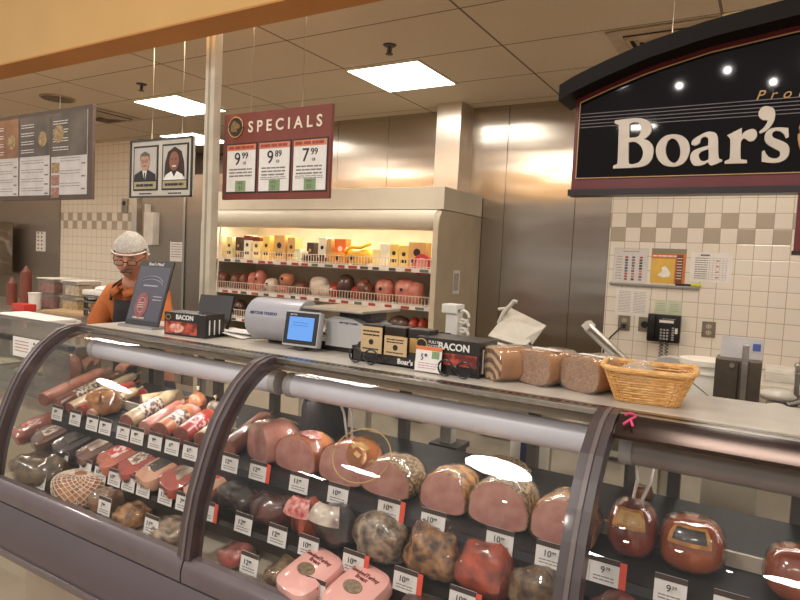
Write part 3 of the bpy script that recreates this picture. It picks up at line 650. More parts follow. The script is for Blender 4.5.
roast(-1.33, 1.33, .67, .12, .05, .1, meatm('pink_green_pack', rgb(178, 84, 80), rgb(120, 90, 78), 9), 'flat red meat pack at left of lower middle bay', L3, name='flat_meat_pack')
roast(-1.12, 1.33, .67, .14, .055, .11, GREEN, 'flat green-grey herbed pack left of the pink packages', L3, name='flat_meat_pack')
roast(-.70, 1.33, .664, .13, .09, .12, DARKR, 'dark meat lump right of the pink packages, bottom edge', L3)
roast(-2.36, 1.325, .664, .28, .125, .16, meatm('olive_brown_roast', rgb(112, 92, 66), rgb(58, 46, 34), 22, .5, detail=8), 'large olive-brown roast in lower left corner of the case', L3)
nh = roast(-2.115, 1.325, .664, .23, .105, .15, meatm('netted_roast_meat', rgb(192, 130, 88), rgb(140, 84, 58), 8), 'roast in white string netting, lower tier at left', L3, wrap=False, amp=.006, name='netted_roast')
q = B(); NK, NI = 20, 12; sgp = lambda v, e: math.copysign(abs(v)**e, v)
def netpt(i, k):
    ph = math.radians(-40+i/NI*125); th = 2*PI*k/NK; rr = abs(math.cos(ph))**.62; zz = sgp(math.sin(ph), .8)
    return Vector((sgp(math.cos(th), .8)*.115*rr*1.045, sgp(math.sin(th), .8)*.075*rr*1.045, max(.004, .0525+zz*.0525*1.05)))
for k in range(NK):
    for sg in (.55, -.55): q.tube([netpt(i, k+sg*i) for i in range(NI+1)], .0015, 5)
q.build('netting', NETW, nh, True)
roast(-1.955, 1.325, .664, .12, .09, .13, meatm('smoked_green_pink', rgb(170, 120, 96), rgb(92, 88, 68), 7), 'round cut roast in wrap right of the netted roast', L3)
roast(-1.80, 1.32, .664, .14, .065, .13, PEPG, 'herb and pepper roast, lower tier left bay centre', L3)
roast(-1.60, 1.32, .664, .15, .065, .13, PEPW, 'grey-white crusted roast against the middle frame, lower tier', L3)

# upper tier left bay: sausages and chubs lying with the cut end to the front
def log(px, py, r, L, casing, cut, lb, up=.22, side=-.22, band=None, Y=1.475, tail=True, name='sausage_chub'):
    x = at(px, py, Y).x; t = thing(name, lb, 'sausage', (x, Y, .908+r), 0, 'sausage chubs on the upper tier')
    d = Vector((side, 1, up)).normalized(); q = d.to_track_quat('Z', 'Y').to_matrix().to_4x4(); n = 22
    def ring(s, l): return [d*l + q.to_3x3() @ Vector((math.cos(2*PI*k/n)*s, math.sin(2*PI*k/n)*s, 0)) for k in range(n)]
    rs = [ring(r, 0), ring(r*1.0, L*.5), ring(r*.97, L*.88), ring(r*.7, L*.97), ring(r*.25, L)]
    B().loft(rs).build('casing', casing, t, True)
    B().loft([ring(r*.94, -.003), ring(r*.985, .002)]).build('cut_end', cut, t, True)
    if band: B().loft([ring(r*1.015, L*.22), ring(r*1.02, L*.24), ring(r*1.02, L*.62), ring(r*1.01, L*.64)]).build('printed_band', band, t, True)
    if tail: B().tube([d*L, d*(L+.02), d*(L+.035)], [r*.2, r*.12, r*.26], 8).build('tied_end', casing, t, True)
    return t
CS1 = mat('casing_cream', rgb(222, 200, 164), .3, coat=.7, ns=18, c2=rgb(196, 164, 122)); CS2 = mat('casing_pink', rgb(216, 150, 132), .3, coat=.7, ns=18, c2=rgb(190, 112, 96)); CS3 = mat('casing_red', rgb(196, 70, 56), .3, coat=.7, ns=18)
CS4 = mat('casing_brown', rgb(120, 74, 56), .3, coat=.7, ns=18); CS5 = mat('casing_orange', rgb(224, 142, 96), .3, coat=.7, ns=18); CS6 = mat('casing_green', rgb(182, 184, 96), .3, coat=.7, ns=18, c2=rgb(220, 212, 190))
PRN = mat('casing_print', rgb(226, 214, 196), .4, coat=.6, ns=70, c2=rgb(120, 92, 84), contrast=(.46, .54)); PRR = mat('casing_red_print', rgb(206, 60, 62), .4, coat=.6, ns=60, c2=rgb(236, 214, 206), contrast=(.44, .52))
for a in ((44, 386, .030, .34, CS2, CUTB, 'brown netted salami beside the left frame bar', None), (58, 391, .026, .36, CS4, CUTB, 'thin brown salami second from the left frame', PRN),
          (70, 395, .024, .38, CS1, CUTB, 'thin cream salami pointing back, third from left', None), (81, 398, .024, .30, CS3, CUTB, 'thin red-labelled salami, fourth from left', PRR),
          (91, 403, .022, .26, CS1, CUT, 'white-cased narrow chub left of gold foil ham', PRN), (127, 413, .032, .27, CS1, CUTB, 'cream chub with printed casing in centre of row', PRN),
          (145, 417, .028, .22, CS2, CUT, 'slim pink chub between two larger ones', None), (161, 420, .034, .20, CS5, CUTB, 'orange-cased bologna right of the slim pink chub', PRN),
          (182, 426, .036, .18, CS3, CUTB, 'bologna with red and white wrapper', PRR), (203, 433, .037, .17, CS6, CUTB, 'bologna with green and white wrapper', PRN), (228, 437, .034, .26, CS4, CUTB, 'brown sausage partly hidden by the middle frame bar', None)):
    log(a[0], a[1], a[2], a[3], a[4], a[5], a[6], band=a[7])
t = roast(at(104, 400, 1.54).x, 1.54, .915, .13, .10, .11, meatm('gold_wrapped_ham', rgb(190, 128, 66), rgb(120, 72, 40), 24), 'ham in clear wrap with shiny gold foil patch', 'sausage chubs on the upper tier', label=GLD, name='gold_labelled_ham', amp=.008)
log(143, 376, .042, .17, CS1, CS1, 'white cloth-cased chub lying on the back of tier', up=.1, side=.5, Y=1.66, name='white_chub')
log(112, 374, .030, .15, CS3, CS3, 'bright red chub lying behind the salamis', up=.1, side=.5, Y=1.66, name='red_chub')
roast(at(63, 362, 1.70).x, 1.70, .945, .18, .14, .14, RINDP, 'large pink ham at the back left beneath the lamp tube', None, name='whole_ham', amp=.008)
for px, py, Y, r, m, lb in ((198, 383, 1.72, .038, CS5, 'orange sausage ball at the back, upper of the cluster'), (183, 394, 1.60, .036, CS5, 'orange sausage ball in front of the cluster'), (193, 398, 1.64, .034, CS2, 'pinker sausage ball right of the front one'), (215, 402, 1.70, .034, PEPW, 'crinkle-wrapped white sausage ball beside middle frame')):
    p = at(px, py, Y); zf = .905+(Y-1.448)*.155
    t = thing('sausage_ball', lb, 'sausage', (p.x, Y, zf), 0, 'round sausages at the back of the left bay')
    B().ell((0, 0, r*1.1), (r, r, r*1.15), 20).lump(.004, 30).build('meat', m, t, True); B().tube([(0, 0, r*2.15), (.004, 0, r*2.5), (-.004, .004, r*2.75)], [.007, .003, .008], 8).build('tied_end', CS1, t, True)
# middle tier, left bay : leaning flat packs
PK = [meatm('pack_salmon', rgb(208, 118, 88), rgb(170, 80, 60), 10), meatm('pack_red', rgb(190, 78, 58), rgb(140, 52, 42), 10), meatm('pack_pale', rgb(222, 178, 146), rgb(196, 132, 104), 10), meatm('pack_brown', rgb(126, 80, 60), rgb(80, 50, 40), 10), meatm('pack_dark', rgb(66, 46, 40), rgb(40, 30, 28), 10)]
DESC = [(30, 0, .13, 'salmon-orange meat pack beside left frame, middle tier'), (50, 3, .12, 'brown meat pack second from left frame, middle tier'), (72, 4, .14, 'dark netted meat pack under the gold ham'), (95, 3, .12, 'dull brown pack, fourth along the left middle tier'),
        (116, 0, .13, 'salmon pack with pale glare, middle of left middle tier'), (137, 1, .12, 'red meat pack right of the salmon pack'), (157, 2, .12, 'pale cream-topped meat pack on the left middle tier'), (180, 1, .13, 'red pack with dark band near the middle frame'), (205, 2, .11, 'pale crinkly pack touching the middle frame, middle tier')]
for i, (px, k, w, lb) in enumerate(DESC):
    x = at(px, 432+(px-30)*.25, 1.42).x
    t = thing('meat_pack', lb, 'packaged meat', (x, 1.375, .768), 0, 'flat meat packs on the left middle tier'); rot = Matrix.Rotation(math.radians(24), 3, 'X') @ Matrix.Rotation(-.3, 3, 'Z')
    def slab(g, am):
        b = B(); rings = []
        for s, zz in ((.75, 0), (.98, .014), (1, .032), (.94, .05), (.7, .058)):
            rings.append([rot @ Vector((math.copysign(abs(math.cos(2*PI*k2/24))**.55, math.cos(2*PI*k2/24))*w/2*s*g, .075+math.copysign(abs(math.sin(2*PI*k2/24))**.55, math.sin(2*PI*k2/24))*.085*s*g, zz*g)) for k2 in range(24)])
        b.loft(rings); b.bm.normal_update()
        for v in b.bm.verts: v.co += v.normal*am*noise.noise(v.co*22+Vector((i*5, 0, 0))); v.co.z = max(v.co.z, .001)
        return b
    slab(1, .008).build('meat', PK[k], t, True); slab(1.05, .01).build('plastic_wrap', WRAP, t, True)
    g = B(); g.box(rot @ Vector((0, .075, .060)), (w*.5, .07, .002), rot); g.build('label', [PRN, PRR, DL, DKL][(i*3+1) % 4], t)

# ================================================================ price tags
TAGB = mat('tag_brown_header', rgb(64, 48, 42), .4); TAGW = mat('tag_card_white', rgb(222, 218, 214), .45, ns=9, c2=rgb(214, 210, 206)); TAGR = mat('tag_red_strip', rgb(226, 84, 62), .5)
proto_cache = {}
def price_tag(x, Y, zb, lb, price, red=0, w=.072, h=.06, rz=0, holder=False, grp='price tags'):
    t = thing('price_tag', lb, 'price tag', (x, Y, zb), rz, grp); tilt = (math.radians(-8), 0, 0)
    B().span(-w/2, w/2, -.0007, .0007, 0, h, bev=.0003).build('card', TAGW, t, rot=tilt)
    B().span(-w/2, w/2, -.0017, -.0007, h*.80, h*.995).build('header_strip', TAGB, t, rot=tilt)
    big, small = price
    o = lettering(big, .021, INK, (-.016 if len(big) > 1 else -.008, -.0012-.0035, h*.48), t, (PI/2-math.radians(8), 0, 0), False, 'price_digits')
    o = lettering(small, .010, INK, (.006 if len(big) > 1 else .004, -.0012-.0035, h*.60), t, (PI/2-math.radians(8), 0, 0), False, 'price_digits')
    q = B(); R = random.Random(hash_(lb)); text_rows(q, -w*.36, w*.36, h*.10, h*.34, 2, -.0009, R); q.build('small_print', GREYINK, t, rot=tilt)
    if red: B().span(w/2-.0005, w/2+.015, -.0012, .0002, 0, h*.97).build('red_strip', TAGR, t, rot=tilt)
    if holder: B().span(-.010, .010, .001, .006, -.028, .012).build('clear_holder', film('clear_holder_plastic', (.85, .85, .85, 1), .1, haze=.25), t)
T1 = [(57, 408, 'the brown netted salami', 9), (75, 411, 'the thin cream salami', 9), (92, 417, 'the white-cased narrow chub', 9), (105, 421, 'the gold foil ham', 9), (123, 427, 'the cream printed chub, left side', 7), (137, 431, 'the cream printed chub, right side', 9),
      (155, 436, 'the orange-cased bologna', 9), (172, 440, 'the red and white bologna', 6), (190, 446, 'the green and white bologna', 6), (230, 456, 'the brown sausage right of middle frame', 12), (258, 463, 'the round pink ham', 12, 1), (299, 474, 'the red-labelled halved ham', 11), (338, 486, 'the ham behind the gold decal', 10),
      (389, 501, 'the pale peppered ham', 10, 1), (433, 514, 'the small golden-crusted ham', 10), (500, 531, 'the largest grey-crusted ham', 10), (551, 543, 'the golden ham, left side', 10), (576, 549, 'the golden ham, right side', 10), (605, 562, 'the dark red turkey breast', 9, 1), (671, 579, 'the black-labelled turkey breast', 9), (732, 592, 'the empty deck at far right', 9)]
for a in T1:
    w = .072 if a[0] < 560 else .066
    price_tag(at(a[0], a[1], 1.436).x, 1.433, .887, 'white price tag on the upper rail below '+a[2], (str(a[3]), '99' if a[3] != 9 else ('79' if a[0] == 605 else '59')), len(a) > 4, w)
T2 = [(62, 456, 'the brown pack second from left', 9), (85, 463, 'the dark netted pack', 9), (100, 469, 'the dull brown pack', 10), (114, 474, 'the salmon pack, left side', 10), (128, 479, 'the salmon pack, right side', 10), (143, 485, 'the red pack', 7), (165, 492, 'the pale cream-topped pack', 12), (183, 499, 'the dark-banded red pack', 7),
      (206, 508, 'the dark roast beside the middle frame', 12, 1), (243, 521, 'the second dark roast', 12), (277, 532, 'the pink-sided roast', 12), (308, 543, 'the roast with folded pale film', 10), (353, 558, 'the white pepper roast', 10, 1), (405, 578, 'the golden pepper roast', 10, 1), (462, 595, 'the big red-orange roast', 10, 1)]
for a in T2: price_tag(at(a[0], a[1], 1.352).x, 1.350, .752, 'white price tag on the middle rail below '+a[2], (str(a[3]), '99'), len(a) > 4, .070)
T3 = [(36, 482, 'the olive-brown roast', 9), (68, 495, 'the netted roast', 11), (100, 508, 'the round cut roast', 7), (147, 524, 'the grey-white crusted roast', 11), (191, 550, 'the middle frame foot', 12), (245, 566, 'the flat green-grey pack', 12), (311, 593, 'the left pink package', 10)]
for a in T3: price_tag(at(a[0], a[1], 1.25).x, 1.262, .695, 'white price tag standing on the lower tier before '+a[2], (str(a[3]), '99'), 0, .066, .06, 0, True)
# reflection of a round store sign, modelled as coloured shapes on the glass
t = thing('round_sign_reflection', 'modelled reflection of a round gold-ringed sign on the curved glass over the hams', 'reflection', tuple(at(362, 455, 1.362)), 0)
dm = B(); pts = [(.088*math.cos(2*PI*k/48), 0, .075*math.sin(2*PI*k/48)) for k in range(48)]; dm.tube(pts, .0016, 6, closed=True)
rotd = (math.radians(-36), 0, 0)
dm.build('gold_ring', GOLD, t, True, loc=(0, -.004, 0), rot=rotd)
g = B(); g.cyl((0, -.0004, .012), (0, .0004, .012), .05, n=36); g.build('brown_patch', film('brown_reflection_film', (.86, .76, .58, 1), .2, haze=.13, hazec=rgb(128, 80, 30)), t, loc=(0, -.004, 0), rot=rotd)
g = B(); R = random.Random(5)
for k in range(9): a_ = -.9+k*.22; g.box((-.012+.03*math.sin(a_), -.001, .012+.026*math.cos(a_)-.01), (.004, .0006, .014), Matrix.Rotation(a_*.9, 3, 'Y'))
g.box((-.012, -.001, .0), (.022, .0006, .012), Matrix.Rotation(.4, 3, 'Y')); g.build('wheat_reflection', GOLD, t, loc=(0, -.004, 0), rot=rotd)

# ================================================================ hanging signs
HC = mat('hanging_cord', rgb(214, 196, 168), .5)
def cord(px, x, y, z0, lb): 
    o = B().tube([(0, 0, 0), (.004, 0, (2.96-z0)*.5), (0, 0, 2.96-z0)], .0022, 6).build('hanging_cord', HC, None, True, loc=(x, y, z0)); return tag(o, lb, 'cord', 'cords holding the hanging signs')
# ---- specials board
sp = thing('specials_sign', 'hanging brick-red SPECIALS sign with three white price sheets', 'sign', (-1.948, 2.1, 1.852))
sw, sh_ = .635, .395
B().span(-sw/2, sw/2, 0, .018, 0, sh_, bev=.002).build('board', SIGNRED, sp)
lettering('SPECIALS', .070, mat('sign_cream_letters', rgb(238, 222, 200), .5), (-.160, -.0015, .305), sp, spacing=1.60, bold=.0014)
m_ = B().cyl((-.237, -.004, .332), (-.237, 0, .332), .047, n=36).build('round_crest', mat('crest_dark', rgb(58, 44, 34), .4), sp, True)
B().tube([(-.237+.046*math.cos(2*PI*k/36), -.0045, .332+.046*math.sin(2*PI*k/36)) for k in range(36)], .0022, 6, closed=True).build('crest_ring', GOLD, m_, True)
bh = [(-.024, -.020), (-.028, .004), (-.018, .022), (-.004, .030), (.004, .022), (.018, .014), (.030, .004), (.028, -.006), (.014, -.008), (.010, -.022)]
B().prism([(-.237+a, .332+c) for a, c in bh], -.0065, -.0035, 'xz').build('crest_head', mat('crest_bronze', rgb(150, 118, 76), .4, c2=rgb(92, 70, 48), ns=120), m_)
SHB = mat('sheet_frame_dark', rgb(52, 34, 30), .5)
for i, (a, big, sm) in enumerate((('left', '9', '99'), ('middle', '9', '89'), ('right', '7', '99'))):
    cx = -.196+i*.203; hw = .090
    s = B().span(cx-hw-.007, cx+hw+.007, -.002, 0, .028, .258, bev=.001).build('sheet_frame', SHB, sp)
    B().span(cx-hw, cx+hw, -.0045, -.002, .035, .250, bev=.001).build('price_sheet', PAPER, s)
    B().span(cx-hw, cx+hw, -.0055, -.0045, .224, .250).build('orange_header', mat('salmon_header', rgb(214, 132, 98), .5), s)
    h = B(); text_rows(h, cx-hw*.9, cx+hw*.9, .228, .246, 1, -.006, random.Random(i), h=.7); h.build('header_print', mat('header_ink', rgb(160, 66, 52), .5), s)
    lettering(big, .082, INK, (cx-.042, -.0058, .158), s); lettering(sm, .040, INK, (cx+.006, -.0058, .186), s); lettering('LB', .018, GREYINK, (cx+.014, -.0058, .160), s)
    h = B(); text_rows(h, cx-hw*.8, cx+hw*.8, .100, .145, 3, -.0052, random.Random(i+9), h=.42)
    if i: text_rows(h, cx-hw*.85, cx+hw*.85, .084, .100, 2, -.0052, random.Random(i+19), h=.35)
    h.build('small_print', GREYINK, s)
    B().span(cx-.037+(.012 if i else .006), cx+.037-(.0 if i else .006)+.002, -.0062, -.0045, .037, .085).build('green_sticker', mat('green_sticker', rgb(132, 158, 108), .5), s)
    lettering('SAVE', .014, GREYINK, (cx-.014, -.0066, .070), s); lettering('$1' if i < 2 else '$2', .026, GREYINK, (cx-.010, -.0066, .044), s)
cord(0, -2.105, 2.11, 2.247, 'thin cord holding the left side of the specials sign'); cord(0, -1.80, 2.11, 2.247, 'thin cord holding the right side of the specials sign')
# ---- framed portraits
pf = thing('portrait_frame', 'hanging white board with portraits of a man in suit and a woman', 'picture', (-2.715, 2.1, 1.868))
B().span(-.24, .24, 0, .015, 0, .297, bev=.002).build('board', mat('portrait_board', rgb(206, 198, 184), .5), pf)
f = B()
for (a, c, z0, z1) in ((-.24, .24, 0, .008), (-.24, .24, .289, .297), (-.24, -.231, 0, .297), (.231, .24, 0, .297)): f.span(a, c, -.006, .002, z0, z1)
f.build('frame', DGREY, pf)
SKN = mat('skin_light_print', rgb(196, 150, 126), .6); SKN2 = mat('skin_dark_print', rgb(140, 92, 72), .6); PBG = mat('portrait_backdrop', rgb(190, 184, 176), .6)
for i, s in enumerate((-1, 1)):
    cx = s*.114; q = B().span(cx-.098, cx+.098, -.003, 0, .036, .266).build('portrait_border', INK, pf)
    B().span(cx-.088, cx+.088, -.005, -.003, .086, .256).build('portrait_backdrop', PBG, q)
    B().span(cx-.088, cx+.088, -.005, -.003, .044, .082).build('name_plate', mat('name_plate_tan', rgb(176, 160, 124), .5), q)
    h = B(); text_rows(h, cx-.07, cx+.07, .054, .072, 1, -.0055, random.Random(i+40), h=.7); text_rows(h, cx-.05, cx+.05, .014, .026, 1, -.0012, random.Random(i+50), h=.5); h.build('small_print', INK, q)
    ee = lambda cx_, cz, a, c, y0, n=24: [(cx_+a*math.cos(2*PI*k/n), cz+c*math.sin(2*PI*k/n)) for k in range(n)]
    if i == 0:
        B().prism([(cx-.086, .086), (cx-.082, .118), (cx-.03, .140), (cx+.03, .140), (cx+.082, .118), (cx+.086, .086)], -.007, -.005, 'xz').build('suit', INK, q)
        B().prism([(cx-.018, .138), (cx+.018, .138), (cx+.004, .09), (cx-.004, .09)], -.008, -.007, 'xz').build('shirt', WHITEINK, q); B().span(cx-.005, cx+.005, -.009, -.008, .088, .128).build('tie', DGREY, q)
        B().prism(ee(cx, .182, .036, .046, 0), -.008, -.005, 'xz').build('face', SKN, q); B().prism([(cx-.037, .19), (cx-.034, .222), (cx, .236), (cx+.034, .222), (cx+.037, .19), (cx+.028, .212), (cx-.028, .212)], -.009, -.006, 'xz').build('hair', mat('grey_hair_print', rgb(110, 96, 84), .6), q)
        h = B(); [h.tube([(cx+d+.010*math.cos(2*PI*k/12), -.0095, .186+.007*math.sin(2*PI*k/12)) for k in range(12)], .001, 5, closed=True) for d in (-.014, .014)]; h.span(cx-.014, cx+.014, -.0095, -.0085, .160, .163); h.build('glasses', INK, q)
    else:
        B().prism([(cx-.075, .10), (cx-.070, .17), (cx-.05, .225), (cx, .25), (cx+.05, .225), (cx+.070, .17), (cx+.075, .10)], -.007, -.005, 'xz').build('hair', mat('dark_hair_print', rgb(58, 42, 38), .7), q)
        B().prism([(cx-.08, .086), (cx-.06, .112), (cx-.02, .128), (cx, .10), (cx+.02, .128), (cx+.06, .112), (cx+.08, .086)], -.008, -.007, 'xz').build('blouse', WHITEINK, q)
        B().prism(ee(cx, .178, .036, .048, 0), -.009, -.006, 'xz').build('face', SKN2, q); h = B(); h.span(cx-.014, cx+.014, -.0098, -.009, .150, .156); h.build('smile', WHITEINK, q)
        h = B(); [h.span(cx+d-.006, cx+d+.006, -.0098, -.009, .186, .190) for d in (-.014, .014)]; h.build('eyes', INK, q)
cord(0, -2.80, 2.11, 2.165, 'thin cord above the left side of the framed portraits'); cord(0, -2.57, 2.11, 2.165, 'thin cord above the right side of the framed portraits')
# ---- menu board
mb = thing('menu_board', 'hanging brown framed menu board with tall printed panels', 'menu board', (-3.295, 2.1, 1.865))
MW = 2.0; MF = mat('menu_frame_brown', rgb(92, 74, 62), .5)
B().span(-MW, 0, 0, .018, 0, .525, bev=.003).build('board', MF, mb)
MPH = mat('menu_photo_dark', rgb(112, 100, 86), .5, c2=rgb(80, 70, 60), ns=5); MPO = mat('menu_photo_orange', rgb(176, 124, 78), .5, c2=rgb(120, 84, 60), ns=5); MPW = mat('menu_white', rgb(212, 204, 200), .5)
x = -.045; pi = 0
while x-.33 > -MW:
    w = .352 if pi == 0 else .325; a, c = x-w, x
    pn = B().span(a, c, -.003, 0, .028, .50).build('menu_panel', MPW, mb)
    B().span(a, c, -.005, -.003, .262 if pi else .25, .50).build('menu_photo', MPO if pi >= 2 else MPH, pn)
    R = random.Random(pi+3); h = B()
    for k in range(4): text_rows(h, a+.02, a+w*.5, .46-k*.05-.03, .46-k*.05, 2, -.0055, R, h=.3)
    h.build('menu_lettering', WHITEINK, pn)
    h = B(); off = w*.26 if pi == 0 else .02
    for k in range(3 if pi == 0 else 4):
        z1 = .245-k*(.072 if pi == 0 else .055); text_rows(h, a+off, c-.06, z1-.03, z1, 2, -.0035, R, h=.22); text_rows(h, c-.05, c-.015, z1-.048, z1-.034, 1, -.0035, R, h=.6)
    h.build('menu_lettering', GREYINK, pn)
    g = B(); FD = [mat('food_photo_tan', rgb(184, 158, 108), .5, c2=rgb(130, 100, 66), ns=60), mat('food_photo_rose', rgb(178, 132, 112), .5, c2=rgb(140, 96, 84), ns=60)]
    if pi == 0:
        for k in range(3): g.span(a+.006, a+w*.24, -.0045, -.003, .185-k*.072-.055+.055-.03, .185-k*.072+.03, k and 1)
        g.cyl((a+w*.22, -.0065, .38), (a+w*.22, -.005, .38), .052, n=20, mi=0)
    else: g.cyl((c-.07, -.0065, .36), (c-.07, -.005, .36), .045, n=20, mi=0)
    g.build('food_photo', FD, pn)
    x -= w+.018; pi += 1
cord(0, -3.64, 2.115, 2.385, 'thin cord holding the menu board from the ceiling')
# ---- arched black sign
bs = thing('arched_store_sign', "large arched black sign with dark red border reading Boar's", 'sign', (0, 2.1, 0))
xc = .36
def arc_z(x, off=0):     # rises from the left tip to the crown over the middle
    xs = [-.64, -.60, -.514, -.379, -.212, .015, .20, .36]; zs = [2.135, 2.156, 2.190, 2.236, 2.275, 2.298+.008, 2.322, 2.326]
    if x > xc: x = 2*xc-x
    for a, c, p, q in zip(xs[:-1], xs[1:], zs[:-1], zs[1:]):
        if x <= c: return p+(q-p)*(x-a)/(c-a)+off
    return zs[-1]+off
xsamp = [-.605+i*(1.93/40) for i in range(41)]
def arcpoly(o1, z_low=None, o0=None, xa=-.605, xb=1.325, ins=0):
    xs_ = [xa+i*(xb-xa)/40 for i in range(41)]; top = [(x, arc_z(x, o1)) for x in xs_]
    return top+([(xb, z_low), (xa, z_low)] if o0 is None else [(x, arc_z(x, o0)) for x in xs_[::-1]])
SB = mat('sign_black_gloss', rgb(19, 14, 15), .035, ns=4, c2=rgb(16, 12, 13), spec=.22); SR = mat('sign_border_red', rgb(110, 38, 40), .25, coat=.4)
B().prism(arcpoly(.012, 1.868), 0, .05, 'xz').build('red_border_board', SR, bs)
B().prism([(x, z) for x, z in arcpoly(-.006, 1.905, None, -.590, 1.310)], -.004, .0, 'xz').build('black_face', SB, bs)
g = B(); pl = arcpoly(-.006, 1.905, None, -.590, 1.310); g.tube([(x, -.005, z) for x, z in pl[:41]], .0022, 5).tube([(1.31, -.005, 1.905), (-.59, -.005, 1.905)], .0018, 5).tube([(-.59, -.005, 1.905), (-.59, -.005, pl[0][1])], .0018, 5)
g.build('gold_outline', mat('gold_outline_paint', rgb(206, 164, 108), .4), bs)
xs_ = [-.640+i*(2.0/44) for i in range(45)]
v = B(); TOPV = [(x, arc_z(x, .012)) for x in xs_]+[(x, arc_z(x, .062)) for x in xs_[::-1]]
v.prism(TOPV, -.085, .06, 'xz').build('arched_visor', mat('visor_black', rgb(26, 21, 18), .5, spec=.12), bs)
B().span(-.612, 1.332, -.012, .055, 1.848, 1.868).build('bottom_trim', mat('sign_trim_dark', rgb(40, 26, 26), .3), bs)
st = B()
for k in range(5): st.tube([(-.585, -.005, 2.116-k*.011), (1.305, -.005, 2.116-k*.011)], .0013, 4)
st.build('pinstripes', mat('pinstripe_grey', rgb(150, 142, 146), .4), bs)
LET = mat('raised_cream_letters', rgb(222, 208, 192), .5)
GLYPH = {
 'B': [[(-0.4732,2.0857),(-0.4392,2.0880),(-0.4048,2.0881),(-0.3819,2.0829),(-0.3662,2.0709),(-0.3598,2.0541),(-0.3622,2.0395),(-0.3725,2.0272),(-0.3822,2.0219),(-0.3660,2.0144),(-0.3531,1.9992),(-0.3496,1.9804),(-0.3529,1.9591),(-0.3648,1.9427),(-0.3831,1.9356),(-0.4096,1.9338),(-0.4685,1.9330),(-0.4683,1.9411),(-0.4568,1.9463),(-0.4555,1.9615),(-0.4580,2.0336),(-0.4595,2.0676),(-0.4654,2.0740),(-0.4727,2.0777)], [(-0.4273,2.0713),(-0.4192,2.0754),(-0.4078,2.0762),(-0.3968,2.0699),(-0.3901,2.0550),(-0.3931,2.0375),(-0.4008,2.0293),(-0.4140,2.0278),(-0.4255,2.0277)], [(-0.4265,2.0138),(-0.4132,2.0159),(-0.3996,2.0112),(-0.3867,1.9987),(-0.3799,1.9818),(-0.3813,1.9642),(-0.3898,1.9500),(-0.4046,1.9443),(-0.4161,1.9447),(-0.4223,1.9521)]],
 'o': [[(-0.2941,2.0305),(-0.2724,2.0254),(-0.2556,2.0118),(-0.2472,1.9924),(-0.2468,1.9716),(-0.2547,1.9492),(-0.2697,1.9364),(-0.2909,1.9326),(-0.3148,1.9381),(-0.3323,1.9543),(-0.3412,1.9761),(-0.3408,1.9974),(-0.3311,2.0162),(-0.3155,2.0280)], [(-0.2976,2.0193),(-0.2858,2.0136),(-0.2758,1.9978),(-0.2709,1.9785),(-0.2720,1.9594),(-0.2793,1.9463),(-0.2887,1.9429),(-0.3012,1.9511),(-0.3115,1.9689),(-0.3147,1.9902),(-0.3106,2.0093),(-0.3046,2.0166)]],
 'a': [[(-0.2414,1.9997),(-0.2380,2.0108),(-0.2215,2.0223),(-0.2013,2.0318),(-0.1877,2.0310),(-0.1772,2.0258),(-0.1715,2.0125),(-0.1690,1.9864),(-0.1668,1.9641),(-0.1635,1.9510),(-0.1555,1.9477),(-0.1562,1.9432),(-0.1675,1.9374),(-0.1824,1.9324),(-0.1895,1.9371),(-0.1917,1.9436),(-0.2047,1.9351),(-0.2204,1.9327),(-0.2328,1.9361),(-0.2416,1.9524),(-0.2409,1.9675),(-0.2340,1.9778),(-0.2172,1.9852),(-0.1950,1.9908),(-0.1952,2.0027),(-0.1965,2.0121),(-0.2024,2.0181),(-0.2126,2.0176),(-0.2182,2.0097),(-0.2200,2.0004),(-0.2299,1.9942),(-0.2387,1.9958)], [(-0.2199,1.9647),(-0.2147,1.9738),(-0.2030,1.9789),(-0.1933,1.9814),(-0.1914,1.9540),(-0.1940,1.9485),(-0.2040,1.9444),(-0.2128,1.9474),(-0.2175,1.9551)]],
 'r': [[(-0.1460,2.0184),(-0.1104,2.0373),(-0.1092,2.0161),(-0.1015,2.0258),(-0.0890,2.0318),(-0.0778,2.0315),(-0.0707,2.0209),(-0.0714,2.0084),(-0.0787,1.9991),(-0.0882,1.9985),(-0.0967,2.0052),(-0.1034,2.0077),(-0.1088,2.0015),(-0.1102,1.9907),(-0.1074,1.9504),(-0.1022,1.9458),(-0.0907,1.9435),(-0.0901,1.9351),(-0.1474,1.9359),(-0.1472,1.9429),(-0.1366,1.9480),(-0.1348,1.9589),(-0.1370,2.0031),(-0.1413,2.0126)]],
 'apostrophe': [[(-0.0478,2.0943),(-0.0349,2.0879),(-0.0293,2.0751),(-0.0296,2.0574),(-0.0361,2.0401),(-0.0475,2.0266),(-0.0620,2.0186),(-0.0646,2.0234),(-0.0544,2.0342),(-0.0474,2.0462),(-0.0450,2.0557),(-0.0576,2.0577),(-0.0667,2.0655),(-0.0700,2.0765),(-0.0662,2.0887),(-0.0587,2.0945)]],
 's': [[(0.0061,2.0294),(0.0088,2.0053),(0.0030,2.0014),(-0.0027,2.0131),(-0.0116,2.0214),(-0.0225,2.0242),(-0.0300,2.0212),(-0.0325,2.0131),(-0.0272,2.0039),(-0.0112,1.9959),(0.0048,1.9862),(0.0124,1.9734),(0.0125,1.9558),(0.0050,1.9420),(-0.0098,1.9344),(-0.0283,1.9337),(-0.0521,1.9379),(-0.0535,1.9660),(-0.0481,1.9693),(-0.0426,1.9583),(-0.0341,1.9490),(-0.0198,1.9448),(-0.0108,1.9480),(-0.0077,1.9567),(-0.0105,1.9657),(-0.0219,1.9734),(-0.0366,1.9831),(-0.0468,1.9944),(-0.0500,2.0089),(-0.0457,2.0229),(-0.0338,2.0310),(-0.0170,2.0324),(-0.0015,2.0306)]],
}
